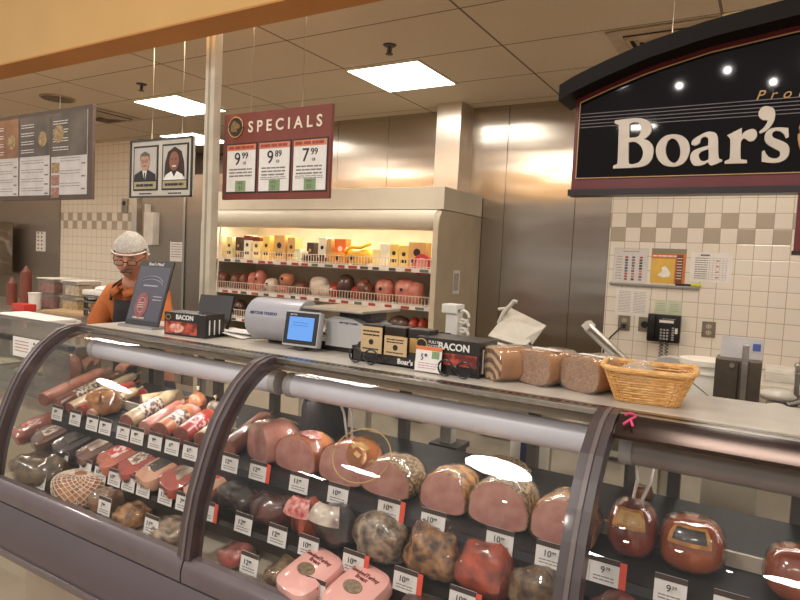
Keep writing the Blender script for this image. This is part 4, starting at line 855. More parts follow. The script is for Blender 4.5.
def catmull(P_, n=4):
    out = []; N = len(P_)
    for i in range(N):
        p0, p1, p2, p3 = (Vector(P_[(i+k) % N]) for k in (-1, 0, 1, 2))
        # keep corners sharp
        a1 = (p1-p0).angle(p2-p1, 0); a2 = (p2-p1).angle(p3-p2, 0)
        m1 = (p2-p0)*.5 if a1 < 1.0 else (p2-p1); m2 = (p3-p1)*.5 if a2 < 1.0 else (p2-p1)
        for k in range(n):
            u = k/n; out.append((2*u**3-3*u**2+1)*p1+(u**3-2*u**2+u)*m1+(-2*u**3+3*u**2)*p2+(u**3-u**2)*m2)
    return out
for name, loops in GLYPH.items():
    cu = bpy.data.curves.new('letter', 'CURVE'); cu.dimensions = '2D'; cu.fill_mode = 'BOTH'; cu.extrude = .005; cu.bevel_depth = .0006
    for L in loops:
        pts = catmull(L); s = cu.splines.new('POLY'); s.points.add(len(pts)-1); s.use_cyclic_u = True
        for q, p in zip(s.points, pts): q.co = (p[0], p[1], 0, 1)
    o = bpy.data.objects.new('letter', cu); COL.objects.link(o); bpy.context.view_layer.update()
    me = bpy.data.meshes.new_from_object(o.evaluated_get(bpy.context.evaluated_depsgraph_get())); bpy.data.objects.remove(o)
    me.materials.clear(); me.materials.append(LET); o = bpy.data.objects.new('raised_letter', me); COL.objects.link(o); o.parent = bs; o.rotation_euler = (PI/2, 0, 0); o.location = (0, -.008, 0)
lettering('Proudly', .040, mat('sign_gold_letters', rgb(206, 156, 96), .4), (-.082, -.006, 2.116), bs, shear=.3, spacing=1.75)
B().tube([(.141+.105*math.cos(2*PI*k/48), -.007, 2.012+.105*math.sin(2*PI*k/48)) for k in range(48)], .006, 8, closed=True).build('gold_ring', mat('sign_gold_letters', ()), bs, True)
B().span(.044, .70, .0, .045, 1.682, 1.85).build('hanging_panel', SR, bs); B().span(.040, .704, -.006, .05, 1.672, 1.684).build('hanging_panel_trim', mat('sign_trim_dark', ()), bs)
cord(0, -.325, 2.12, 2.33, 'thin cord above the arched black sign')

# ================================================================ white service pole
pole = thing('service_pole', 'tall square white service pole rising to the soffit behind the case', 'pole', (-2.255, 2.02, 0))
PW = mat('pole_white', rgb(204, 192, 170), .45)
B().span(-.030, .030, -.022, .022, 0, 2.96, bev=.005).build('shaft', PW, pole); B().span(-.009, .003, -.0235, -.0215, .9, 2.95).build('cover_seam', mat('pole_groove', rgb(160, 148, 128), .5), pole)
B().span(-.06, .06, -.055, .055, 0, .02, bev=.004).build('floor_plate', METAL, pole)

# ================================================================ things on the case top (z = 1.272)
CT = 1.2622
def boxthing(name, lb, cat, x, y, z, rz, w, d, h, m, grp=None):
    t = thing(name, lb, cat, (x, y, z), rz, grp); B().span(-w/2, w/2, 0, d, 0, h, bev=.002).build('carton', m, t); return t
# leaning blue-grey sign
bd = thing('counter_sign', 'blue-grey tabletop sign leaning back on the case top', 'sign', (-2.325, 1.715, CT), .05); bd.scale = (.90, 1, .98)
tl = (math.radians(-16), 0, 0); BG = mat('board_slate', rgb(86, 84, 96), .4, ns=3, c2=rgb(76, 74, 86)); LN = mat('board_line_print', rgb(176, 172, 182), .5)
B().span(-.115, .115, 0, .008, .012, .305, bev=.001).build('board', DGREY, bd, rot=tl); B().span(-.107, .107, -.0015, 0, .03, .278).build('printed_face', BG, bd, rot=tl)
B().prism([(-.03, 0), (-.03, .01), (.05, .01), (.05, 0)], -.12, .12).build('foot', mat('clear_acrylic_foot', rgb(150, 146, 148), .1), bd)
o = lettering("Boar's Head", .021, WHITEINK, (0, .083-.003, .283), bd, (PI/2-math.radians(16), 0, 0), True); o.location = (0, -.001+.284*math.sin(math.radians(16)), .284*math.cos(math.radians(16)))
h = B()
def arcs(b, cx, cz, a, c, t0, t1, r): b.tube([(cx+a*math.cos(t0+(t1-t0)*k/16), -.003, cz+c*math.sin(t0+(t1-t0)*k/16)) for k in range(17)], r, 5)
arcs(h, 0, .20, .08, .035, .3, PI-.3, .0012); arcs(h, 0, .185, .085, .035, .35, PI-.35, .0012); text_rows(h, -.05, .05, .185, .195, 1, -.0025, random.Random(4), h=.6)
text_rows(h, .035, .095, .12, .15, 2, -.0025, random.Random(5), h=.3)
h.build('line_print', LN, bd, rot=tl)
g = B().prism([(-.03+.045*math.cos(2*PI*k/28), .10+.058*math.sin(2*PI*k/28)) for k in range(28)], -.0035, -.0015, 'xz'); g.build('red_emblem', mat('emblem_red', rgb(150, 86, 88), .5, c2=rgb(120, 66, 70), ns=30), bd, rot=tl)
h = B(); arcs(h, -.03, .10, .025, .034, 0, 2*PI, .0013); text_rows(h, -.05, -.01, .085, .115, 3, -.0045, random.Random(6), h=.4); text_rows(h, -.07, .01, .036, .048, 1, -.0025, random.Random(8), h=.7); h.build('emblem_print', mat('emblem_cream', rgb(206, 180, 170), .5), bd, rot=tl)
# bacon boxes
BX = mat('carton_black', rgb(36, 30, 30), .35, coat=.3); BACP = mat('bacon_picture', rgb(196, 84, 62), .4, c2=rgb(104, 40, 34), ns=28, coat=.3, contrast=(.42, .58)); TRAYW = mat('bacon_picture_pale', rgb(232, 190, 168), .4, c2=rgb(190, 80, 64), ns=60)
b1 = boxthing('bacon_box', 'black bacon box with red photo beside the leaning blue sign', 'box', -1.985, 1.665, CT, .10, .215, .11, .092, BX)
lettering('BACON', .026, WHITEINK, (-.045, -.0012, .066), b1, bold=.0006); B().span(-.10, .065, -.0012, 0, .008, .056).build('bacon_picture', BACP, b1)
B().prism([(-.04+.04*math.cos(2*PI*k/20), .03+.018*math.sin(2*PI*k/20)) for k in range(20)], -.0022, -.0012, 'xz').build('plate_picture', TRAYW, b1)
B().tube([(-.085+.013*math.cos(2*PI*k/16), -.002, .072+.010*math.sin(2*PI*k/16)) for k in range(16)], .0012, 5, closed=True).build('round_crest', GOLD, b1)
h = B(); [h.span(.1075, .1087, .02+k*.028, .026+k*.028, .012, .07) for k in range(3)]; h.build('side_print', WHITEINK, b1)
b2 = thing('leaning_package', 'dark printed package leaning up behind the left bacon box', 'package', (-1.99, 1.80, CT), .35)
B().prism([(0, 0), (.012, .002), (.075, .15), (.055, .158)], -.075, .075).build('carton', BX, b2); h = B(); rr_ = (math.radians(-21), 0, 0); text_rows(h, -.06, .06, .10, .14, 3, -.001, random.Random(12), h=.4); h.build('printed_words', WHITEINK, b2, rot=rr_)
B().span(-.065, .065, -.0015, .0, .015, .085).build('food_picture', mat('food_picture_brown', rgb(150, 104, 84), .4, c2=rgb(70, 44, 38), ns=26), b2, rot=rr_)
b3 = boxthing('bacon_box', 'long black bacon box with price card and sunglasses-like rings in front', 'box', -.835, 1.69, CT, .0, .215, .14, .108, BX)
b3['label'] = 'long black BACON box with orange-topped price card on its front'
lettering('BACON', .030, WHITEINK, (-.030, -.0012, .076), b3, bold=.0008); lettering('FULLY', .013, WHITEINK, (-.064, -.0012, .090), b3); lettering('COOKED', .011, WHITEINK, (-.070, -.0012, .078), b3)
B().span(-.01, .10, -.0012, 0, .03, .066).build('bacon_picture', BACP, b3)
B().tube([(-.088+.018*math.cos(2*PI*k/24), -.002, .086+.015*math.sin(2*PI*k/24)) for k in range(24)], .002, 6, closed=True).build('round_crest', GOLD, b3)
h = B(); [h.span(.1077, .1089, .025+k*.04, .033+k*.04, .012, .085) for k in range(3)]; h.build('side_print', WHITEINK, b3)
c1 = thing('price_card', 'white price card with orange top leaning on the bacon box', 'card', (-.888, 1.668, CT)); c1.scale = (.66, 1, .92); cr = (math.radians(-5), 0, 0)
B().span(-.068, .068, -.0008, .0008, .004, .088).build('card', PAPER, c1, rot=cr); B().span(-.068, .068, -.0018, -.0008, .076, .088).build('orange_strip', mat('orange_strip', rgb(226, 120, 66), .5), c1, rot=cr)
B().span(.018, .056, -.0018, -.0008, .050, .074).build('green_sticker', mat('green_sticker', ()), c1, rot=cr)
lettering('5', .030, mat('purple_ink', rgb(90, 70, 120), .5), (-.040, .0015, .042), c1, (PI/2-.087, 0, 0)); lettering('49', .016, mat('purple_ink', ()), (-.022, .0025, .053), c1, (PI/2-.087, 0, 0))
h = B(); text_rows(h, -.05, .05, .012, .036, 3, -.0009, random.Random(14), h=.25); h.build('small_print', mat('pink_ink', rgb(190, 110, 150), .5), c1, rot=cr)
for i_, (x_, lb_) in enumerate(((-.790, 'pair of black wire rings standing before the bacon box'), (-1.118, 'pair of black wire rings standing under the kraft cards'))):
    t = thing('wire_stand', lb_, 'stand', (x_, 1.655, CT+.001), 0, None)
    for s in (-1, 1): B().tube([(s*.030+.024*math.cos(2*PI*k/24), .0, .026+.0235*math.sin(2*PI*k/24)) for k in range(24)], .003, 6, closed=True).build('ring', BLACK, t, True)
    B().tube([(-.01, 0, .03), (0, 0, .034), (.01, 0, .03)], .003, 6).build('bridge', BLACK, t, True)
tr = thing('display_tray', "low black cardboard display tray lettered Boar's Head", 'tray', (-1.045, 1.70, CT), .0)
B().span(-.15, .15, 0, .006, 0, .05).span(-.15, .15, .13, .136, 0, .11).span(-.15, -.144, 0, .136, 0, .05).span(.144, .15, 0, .136, 0, .05).span(-.15, .15, 0, .136, 0, .004).build('tray', BX, tr)
lettering("Boar's He", .023, WHITEINK, (.030, -.001, .010), tr, bold=.0006)
kc = thing('kraft_packages', 'black packages with tan labels standing in the display tray', 'package', (-1.05, 1.735, CT+.006), .02)
for k in range(3):
    q = B().span(-.135+k*.09, -.055+k*.09, .01, .07, 0, .115, bev=.003).build('packet', mat('packet_black', rgb(52, 44, 40), .35), kc); B().span(-.128+k*.09, -.062+k*.09, .0085, .010, .03, .085).build('tan_label', KRAFT, q)
for a in ((-1.112, 1.690, .082, .085, .035, 'taller kraft card with handwriting in front of the tray'), (-1.020, 1.692, .085, .062, .035, 'smaller kraft card with dark heading right of taller one')):
    t = thing('kraft_card', a[5], 'card', (a[0], a[1], CT+a[4]), 0); B().span(-a[2]/2, a[2]/2, -.001, .001, 0, a[3]).build('card', mat('kraft_card_paper', rgb(206, 176, 134), .6), t)
    h = B(); text_rows(h, -a[2]*.4, a[2]*.4, a[3]*.62, a[3]*.9, 2, -.0014, random.Random(int(a[2]*999)), h=.4); text_rows(h, -a[2]*.4, a[2]*.4, a[3]*.1, a[3]*.2, 1, -.0014, random.Random(3), h=.5); h.build('handwriting', INK, t)
    B().cyl((0, -.002, a[3]*.42), (0, -.001, a[3]*.42), .009, n=16).build('round_crest', INK, t)
# scale with screen
sc_ = thing('deli_scale', 'grey deli scale with drum printer housing and blue touch screen', 'scale', (-1.515, 1.80, CT), 0)
SG = mat('scale_grey', rgb(166, 164, 170), .35, coat=.2, ns=3); SG2 = mat('scale_light_grey', rgb(186, 184, 184), .35, coat=.2, ns=3)
g = B(); N = 40
pr = [(.075*math.cos(2*PI*k/N), .075*math.sin(2*PI*k/N)*1.0) for k in range(N)]
g.cyl((-.20, 0, .092), (.03, .02, .092), .082, n=44); 
for v_ in g.bm.verts:
    if v_.co.z > .092: v_.co.z = .092+(v_.co.z-.092)*1.0
hs = g.build('drum_housing', SG, sc_, True, rot=(0, 0, 0))
B().ell((-.20, 0, .092), (.012, .08, .08), 30).build('drum_end', SG2, sc_, True)
lettering('METTLER TOLEDO', .015, mat('scale_blue_ink', rgb(60, 64, 110), .4), (-.175, -.0775, .115), sc_, (PI/2-.25, 0, .09), bold=.0004)
B().span(-.17, .35, .02, .16, .0, .03, bev=.006).build('base_plate', DGREY, sc_)
for xx, yy in ((-.15, .03), (.32, .03), (-.15, .15), (.32, .15), (.05, -.02)): B().cyl((xx, yy, 0), (xx, yy, .02), .012).build('foot', BLACK, sc_, True)
scr = thing_part = bpy.data.objects.new('touch_screen', None); COL.objects.link(scr); bpy.data.objects.remove(scr)
R1 = Matrix.Rotation(math.radians(-10), 3, 'X'); sr = (math.radians(-10), 0, math.radians(6))
sl = (.075, -.085, .016)
B().span(-.075, .075, 0, .035, 0, .128, bev=.008).build('screen_body', SG2, sc_, True, loc=sl, rot=sr)
sb = B().span(-.070, .070, -.002, .001, .008, .122, bev=.001).build('screen_bezel', BLACK, sc_, False, loc=sl, rot=sr)
B().span(-.052, .054, -.003, -.002, .022, .106).build('lit_screen', emis('screen_blue', rgb(78, 126, 190), .75), sb)
h = B(); text_rows(h, -.035, .03, .07, .09, 2, -.0034, random.Random(9), h=.2); h.build('screen_text', emis('screen_text_blue', rgb(52, 92, 150), .6), sb); lettering('METTLER', .007, WHITEINK, (-.05, -.0032, .111), sb)
B().cyl((.07, -.06, 0), (.07, -.055, .03), .022).build('screen_neck', DGREY, sc_, True)
bp = [(.02, .02), (.02, .085), (.04, .115), (.10, .125), (.17, .12), (.17, .02)]
g = B(); rings = []
for yy, s in ((.02, .9), (.05, 1), (.15, 1), (.17, .9)): pass
g.prism([(.13, .02), (.13, .118), (.17, .13), (.25, .125), (.31, .10), (.345, .06), (.35, .02), (.31, .02), (.305, .045), (.29, .055), (.275, .045), (.27, .02)], .0, .17, 'xz'); g.build('scale_body', SG2, sc_, True)
lettering('METTLER TOLEDO', .010, mat('scale_blue_ink', ()), (.19, -.001, .105), sc_)
B().span(.04, .31, -.03, .22, .148, .158, bev=.004).build('weighing_platter', mat('platter_steel', rgb(178, 170, 156), .3, .6, ns=10), sc_); B().span(.16, .30, .04, .14, .118, .15).build('platter_post', DGREY, sc_)
pp = tag(B().box((0, 0, .0), (.17, .12, .002), Matrix.Rotation(.12, 3, 'Y')).box((.03, .02, .006), (.15, .10, .002), Matrix.Rotation(.3, 3, 'Z') @ Matrix.Rotation(.05, 3, 'Y')).build('loose_papers', PAPER, None, loc=(-1.86, 1.83, CT+.014)), 'loose white deli papers lying left of the grey scale', 'paper')
# bread loaves
BRD = mat('bread_crust', rgb(196, 142, 88), .6, ns=10, c2=rgb(164, 108, 62), bump=.2); CRUMB = mat('bread_crumb_grain', rgb(178, 142, 114), .8, ns=170, c2=rgb(140, 104, 80), bump=.3, contrast=(.3, .7))
SWM = bpy.data.materials.new('marbled_rye_swirl'); SWM.use_nodes = True; nt = SWM.node_tree; wv = nt.nodes.new('ShaderNodeTexWave'); wv.wave_type = 'RINGS'; wv.rings_direction = 'Y'; wv.inputs['Scale'].default_value = 11; wv.inputs['Distortion'].default_value = 5; wv.inputs['Detail'].default_value = 1
tc = nt.nodes.new('ShaderNodeTexCoord'); nt.links.new(tc.outputs['Object'], wv.inputs[0]); rp = nt.nodes.new('ShaderNodeValToRGB'); rp.color_ramp.elements[0].color = rgb(122, 82, 60); rp.color_ramp.elements[1].color = rgb(208, 176, 140); rp.color_ramp.elements[0].position = .4; rp.color_ramp.elements[1].position = .6
nt.links.new(wv.outputs[0], rp.inputs[0]); nt.links.new(rp.outputs[0], nt.nodes['Principled BSDF'].inputs['Base Color']); nt.nodes['Principled BSDF'].inputs['Roughness'].default_value = .8
CLEARBAG = film('bread_bag_film', (.97, .95, .92, 1), .08, 1.5, bump=.9, bs=22, haze=.05, gain=1.8)
def loaf(x, y, rz, w, h, d, face, lb, strip=True):
    t = thing('bread_loaf', lb, 'bread', (x, y, CT), rz, 'bagged bread loaves on the case top'); N = 30
    prof = []
    for k in range(N):
        a = 2*PI*k/N; prof.append((math.copysign(abs(math.cos(a))**.6, math.cos(a))*w/2, h*.5+math.copysign(abs(math.sin(a))**.7, math.sin(a))*h*.5))
    def ring(s, yy, tz=1): return [Vector((p*s, yy, max(0, h/2*tz+(q-h/2)*s*tz))) for p, q in prof]
    B().loft([ring(1, 0), ring(1.02, .01), ring(1.02, d*.5), ring(.98, d*.85), ring(.8, d*.97), ring(.5, d)]).lump(.004, 18, 2).build('crust', BRD, t, True)
    B().loft([ring(.955, -.003), ring(.99, .003)]).build('sliced_face', face, t, True)
    wr = B().loft([ring(1.03, -.008), ring(1.07, .004), ring(1.06, d*.5), ring(1.04, d*.88), ring(.7, d*1.05), ring(.2, d*1.12), ring(.12, d*1.2), ring(.3, d*1.33)]); 
    for v_ in wr.bm.verts: v_.co += Vector((0, 0, .005*noise.noise(v_.co*32))); v_.co.z = max(v_.co.z, -.0002)
    wr.build('clear_bag', CLEARBAG, t, True)
    if strip: B().box((w*.05, d*.35, h*1.03), (w*.7, .022, .002)).build('paper_label', PAPER, t)
    return t
loaf(-.700, 1.715, -.62, .120, .098, .17, SWM, 'marbled swirl rye loaf in a clear bag, leftmost loaf', False)
loaf(-.578, 1.730, -.35, .135, .098, .16, CRUMB, 'seeded grain loaf in a clear bag, middle of three')
loaf(-.440, 1.725, -.35, .130, .096, .16, CRUMB, 'seeded grain loaf in clear bag beside the wicker basket')
# wicker basket
bk = thing('wicker_basket', 'rectangular golden wicker basket on the case top', 'basket', (-.262, 1.74, CT), .12)
WK = mat('wicker_straw', rgb(236, 188, 118), .5, ns=50, c2=rgb(204, 148, 82), stretch=(1, 1, 4))
def rrect(hx, hy, z, n=36, wob=0, ph=0):
    L = []
    for k in range(n):
        a = 2*PI*(k+.5)/n; c, s = math.cos(a), math.sin(a); cx = math.copysign(abs(c)**.3, c); sy = math.copysign(abs(s)**.3, s)
        o = wob*(1 if (k+ph) % 2 else -1); L.append(Vector((hx*cx+o*cx, hy*sy+o*sy, z)))
    return L
BHX0, BHY0, BHX1, BHY1, BHZ = .076, .055, .108, .086, .084
for k in range(12):
    u = (k+.4)/12; z = .004+u*BHZ; B().tube(rrect(BHX0+(BHX1-BHX0)*u, BHY0+(BHY1-BHY0)*u, z, 44, 0.0026, k), .0026, 6, closed=True).build('woven_strand', WK, bk, True)
B().tube([p+Vector((0, 0, .006*(abs(p.x)/BHX1)**4)) for p in rrect(BHX1+.004, BHY1+.004, BHZ+.003, 48)], .0075, 8, closed=True).build('rim', WK, bk, True)
g = B(); A = rrect(BHX0, BHY0, .002, 44); C_ = rrect(BHX1, BHY1, BHZ, 44)
for k in range(0, 44, 2): B().tube([A[k], C_[k]], .0026, 5).build('stake', WK, bk, True)
g.bm.free(); B().prism([tuple(p)[:2] for p in rrect(BHX0, BHY0, 0, 40)], .001, .006, 'xy').build('bottom', WK, bk)
g = B().ell((-.02, .0, .055), (.052, .048, .04), 22).lump(.022, 20, 4); tag(g.build('crumpled_plastic_bag', film('crumpled_bag_film', (.92, .9, .86, 1), .15, 1.5, bump=1, bs=24, haze=.3, hazec=(.75, .7, .62, 1), gain=1.5), None, True, loc=(-.285, 1.74, CT+.006)), 'crumpled clear plastic bag lying inside the wicker basket', 'bag')

# ================================================================ staff side: tables and machines
CABM = mat('beige_cabinet', rgb(176, 164, 142), .5, ns=3, c2=rgb(170, 158, 136)); TOPM = mat('steel_worktop', rgb(170, 160, 146), .3, .8, ns=20)
wc = thing('work_counter', 'long steel-topped work counter with beige drawers behind the case', 'counter', (-.95, 2.72, 0))
B().span(-1.35, 1.75, .04, .66, .1, .86).build('cabinet_body', CABM, wc); B().span(-1.38, 1.78, 0, .70, .86, .90, bev=.004).build('worktop', TOPM, wc); B().span(-1.33, 1.73, .08, .6, 0, .1).build('kick_plate', BLACK, wc)
x = -1.33
while x < 1.7:
    for z0, z1 in ((.66, .83), (.42, .63), (.14, .39)):
        d = B().span(x+.01, x+.46, .02, .042, z0, z1, bev=.003).build('drawer', mat('drawer_front', rgb(196, 184, 162), .45), wc); B().span(x+.15, x+.32, .005, .02, z1-.035, z1-.022).build('handle', METAL, d)
    x += .49
wc2 = thing('back_counter', 'white topped counter along the tiled wall at right', 'counter', (0.9, 4.3, 0)); B().span(-1.35, 2.0, .03, .68, .1, .93).build('cabinet_body', CABM, wc2); B().span(-1.38, 2.05, 0, .69, .93, .965, bev=.004).build('worktop', mat('pale_worktop', rgb(212, 204, 188), .35), wc2); B().span(-1.3, 1.95, .08, .6, 0, .1).build('kick_plate', BLACK, wc2)
MW_ = mat('slicer_enamel', rgb(196, 190, 178), .35, coat=.3)
def slicer(x, y, z, rz, lb, s=1.0, tilt=.5):
    t = thing('meat_slicer', lb, 'slicer', (x, y, z), rz, None)
    B().span(-.20*s, .22*s, -.14*s, .18*s, .03*s, .14*s, bev=.025*s).build('base', MW_, t, True)
    for a in (-1, 1):
        for c in (-1, 1): B().cyl((a*.16*s, c*.12*s, 0), (a*.16*s, c*.12*s, .035*s), .02*s, n=12).build('foot', BLACK, t, True)
    rot = Matrix.Rotation(-tilt, 3, 'Y')
    bl = B(); bl.cyl(Vector((.06, .06, .27))*s-rot @ Vector((0, 0, .0))+Vector((0, -.02*s, 0)), Vector((.06, .06, .27))*s+Vector((0, .0, 0)), .135*s, n=40); bl.build('blade', METAL, t, True)
    B().cyl(Vector((.06, .062, .27))*s, Vector((.06, .10, .27))*s, .145*s, .13*s, n=40).build('blade_guard', MW_, t, True)
    B().box(Vector((-.09, -.02, .27))*s, (.24*s, .20*s, .008*s), Matrix.Rotation(-.55, 3, 'Y')).build('product_tray', TOPM, t)
    B().box(Vector((-.17, -.02, .20))*s, (.02*s, .16*s, .16*s), Matrix.Rotation(-.3, 3, 'Y')).build('tray_arm', MW_, t)
    B().tube([Vector(p)*s for p in ((-.02, -.10, .35), (.0, -.10, .43), (.04, -.10, .46))], .010*s).box(Vector((.045, -.10, .47))*s, (.05*s, .03*s, .02*s), Matrix.Rotation(-.6, 3, 'Y')).build('pusher_arm', MW_, t, True)
    B().box(Vector((.02, -.13, .17))*s, (.26*s, .012*s, .07*s), Matrix.Rotation(.25, 3, 'Y')).build('gauge_plate', TOPM, t)
    B().cyl(Vector((.16, -.165, .09))*s, Vector((.16, -.14, .09))*s, .025*s, n=16).build('dial_knob', BLACK, t, True)
    B().tube([Vector(p)*s for p in ((-.20, -.06, .10), (-.26, -.06, .16), (-.27, -.06, .25), (-.22, -.06, .30), (-.16, -.06, .31))], .013*s).build('carriage_handle', MW_, t, True)
    return t
def plate(pts, th, y_off=0):      # a flat plate of real thickness through given corner points
    b = B(); pts = [Vector(p) for p in pts]; n = (pts[1]-pts[0]).cross(pts[2]-pts[0]).normalized()*th
    A = [b.bm.verts.new(p) for p in pts]; C = [b.bm.verts.new(p+n) for p in pts]; N = len(pts)
    for k in range(N): b.bm.faces.new((A[k], A[(k+1) % N], C[(k+1) % N], C[k]))
    b.bm.faces.new(A[::-1]); b.bm.faces.new(C); return b
o1 = Vector((-1.12, 2.95, .90)); s1 = thing('meat_slicer', 'white meat slicer with raised clamp arm behind the bread loaves', 'slicer', tuple(o1))
L = lambda *p: Vector(p)-o1
B().span(-.10, .24, -.02, .26, .03, .20, bev=.03).build('base', MW_, s1, True)
for a in (-.07, .21):
    for c in (.01, .23): B().cyl((a, c, 0), (a, c, .035), .02, n=12).build('foot', BLACK, s1, True)
plate([L(-1.235, 2.97, 1.235), L(-1.03, 2.95, 1.20), L(-.985, 3.13, 1.30), L(-1.18, 3.13, 1.375)], .008).build('product_tray', MW_, s1)
plate([L(-1.22, 2.93, 1.215), L(-.88, 2.90, 1.165), L(-.86, 2.92, 1.115), L(-1.20, 2.95, 1.13)], .02).build('front_housing', MW_, s1)
plate([L(-.955, 3.0, 1.305), L(-1.01, 3.0, 1.215), L(-1.045, 3.0, 1.245)], .008).build('guard_fin', MW_, s1)
B().tube([L(-1.215, 3.05, 1.30), L(-1.19, 3.05, 1.36), L(-1.135, 3.05, 1.425), L(-1.12, 3.05, 1.42)], .011, 8).tube([L(-1.22, 3.05, 1.375), L(-1.165, 3.05, 1.385), L(-1.15, 3.05, 1.40)], .008, 8).build('clamp_arm', MW_, s1, True)
B().tube([L(-1.30, 2.90, 1.10), L(-1.295, 2.90, 1.17), L(-1.27, 2.90, 1.205), L(-1.22, 2.91, 1.20)], .013, 8).build('gauge_band', WHITE, s1, True)
B().cyl(L(-1.16, 3.05, 1.15), L(-1.15, 3.09, 1.155), .12, n=36).build('blade', METAL, s1, True)
B().span(-.10, -.02, .0, .10, .19, .26, bev=.01).build('motor_housing', BLACK, s1, True)
o2 = Vector((-.60, 3.0, .90)); s2 = thing('meat_slicer', 'steel meat slicer with two inclined rails left of the basket', 'slicer', tuple(o2)); L = lambda *p: Vector(p)-o2
B().span(-.12, .04, .0, .26, .03, .17, bev=.02).build('base', TOPM, s2, True)
for a in (-.09, .02):
    for c in (.03, .23): B().cyl((a, c, 0), (a, c, .035), .02, n=12).build('foot', BLACK, s2, True)
B().tube([L(-.735, 3.0, 1.335), L(-.49, 3.0, 1.14)], .016, 10).build('rail', METAL, s2, True); B().tube([L(-.765, 3.06, 1.32), L(-.53, 3.06, 1.12)], .014, 10).build('rail', MW_, s2, True)
B().box(L(-.745, 3.03, 1.335), (.035, .10, .03), Matrix.Rotation(.7, 3, 'Y')).build('rail_end', MW_, s2)
plate([L(-.56, 2.98, 1.07), L(-.47, 2.98, 1.07), L(-.485, 2.98, 1.185)], .01).build('end_plate', WHITE, s2)
o3 = Vector((-.32, 3.05, .90)); s3 = thing('meat_slicer', 'grey meat slicer with half-round guard behind the basket', 'slicer', tuple(o3)); L = lambda *p: Vector(p)-o3
B().span(-.13, .10, .0, .26, .03, .16, bev=.02).build('base', TOPM, s3, True)
for a in (-.10, .07):
    for c in (.03, .23): B().cyl((a, c, 0), (a, c, .035), .02, n=12).build('foot', BLACK, s3, True)
B().cyl((-.06, .10, .20), (-.055, .13, .205), .115, n=40).build('blade_guard', mat('guard_grey', rgb(176, 170, 166), .35, ns=8), s3, True); B().cyl((-.062, .09, .20), (-.06, .10, .20), .10, n=40).build('blade', METAL, s3, True)
B().tube([(.0, -.05, .12), (.05, -.07, .20), (.10, -.09, .13)], .012).build('handle', BLACK, s3, True)
bk2 = thing('white_bucket', 'white lidded plastic bucket left of the steel dispenser', 'bucket', (-.215, 2.86, .90))
B().loft([[Vector((r*math.cos(2*PI*k/32), r*math.sin(2*PI*k/32), z)) for k in range(32)] for r, z in ((.085, 0), (.095, .30), (.096, .34))]).build('body', mat('bucket_white', rgb(222, 216, 202), .4), bk2, True); B().cyl((0, 0, .335), (0, 0, .355), .101, n=32).cyl((0, 0, .30), (0, 0, .308), .099, n=32).build('lid', mat('bucket_white', ()), bk2, True)
B().tube([(-.09, -.03, .31), (-.04, -.10, .27), (.03, -.105, .22), (.09, -.04, .18)], .0018, 6).build('wire_handle', DGREY, bk2, True)
hb = thing('condiment_bucket', 'white bucket with blue H label seen through the case glass', 'bucket', (-.79, 2.40, .60))
B().loft([[Vector((r*math.cos(2*PI*k/32), r*math.sin(2*PI*k/32), z)) for k in range(32)] for r, z in ((.072, 0), (.08, .33), (.086, .335), (.086, .35))]).build('body', mat('bucket_white', ()), hb, True)
bm_ = B(); bm_.loft([[Vector((.0815*math.sin(a), -.0815*math.cos(a), z)) for a in [(-.15+.9*k/8) for k in range(9)]]+[Vector((.0795*math.sin(a), -.0795*math.cos(a), z)) for a in [(-.15+.9*k/8) for k in range(8, -1, -1)]] for z in (.235, .315)]); bm_.build('blue_label', mat('label_navy', rgb(48, 46, 104), .4), hb); lettering('H', .05, WHITEINK, (.012, -.083, .255), hb, (PI/2, 0, .3), bold=.002)
B().span(-.1, .1, -.1, .1, -.60, 0).build('stand', DGREY, hb)
# steel dispenser
dp = thing('steel_dispenser', 'brushed steel box dispenser with white card at its back', 'dispenser', (-.078, 2.40, .90))
DSM = mat('dispenser_steel', rgb(108, 98, 86), .35, .8, ns=30)
B().span(-.072, .068, 0, .12, .0, .42, bev=.004).build('housing', DSM, dp); B().span(-.002, .002, -.003, 0, .02, .41).build('door_seam', BLACK, dp); B().span(.008, .028, -.012, 0, .28, .475, bev=.003).build('strap', METAL, dp)
B().span(-.062, .066, .06, .066, .38, .492).build('white_card', mat('pale_plastic_card', rgb(200, 194, 190), .4), dp); B().span(.036, .060, .058, .06, .45, .475).build('blue_label', mat('label_blue', rgb(80, 96, 160), .4), dp)
B().cyl((-.02, -.012, .40), (-.02, 0, .40), .008).cyl((.018, -.020, .405), (.018, -.012, .405), .008).build('knob', METAL, dp, True); B().ell((.015, -.010, .20), (.014, .012, .022)).build('latch', BLACK, dp, True)
B().span(-.085, .085, -.02, .14, -.90, 0).build('pedestal', CABM, dp)
# label printer tower behind bacon box
lp = thing('label_dispenser', 'white tape dispenser with coiled paper roll behind the bacon box', 'dispenser', (-1.045, 2.15, .90))
B().span(-.03, .02, 0, .05, 0, .53, bev=.004).span(-.045, .02, -.01, .06, .51, .545, bev=.004).build('tower', WHITE, lp)
for k in range(3): B().tube([(.035+.024*math.cos(2*PI*i/24), .02, .43+k*.034+.024*math.sin(2*PI*i/24)) for i in range(24)], .006, 6, closed=True).build('paper_coil', WHITE, lp, True)
B().span(-.06, .06, -.03, .09, -.02, .0).span(-.05, .05, -.02, .08, -.90, -.02).build('pedestal', DGREY, lp)
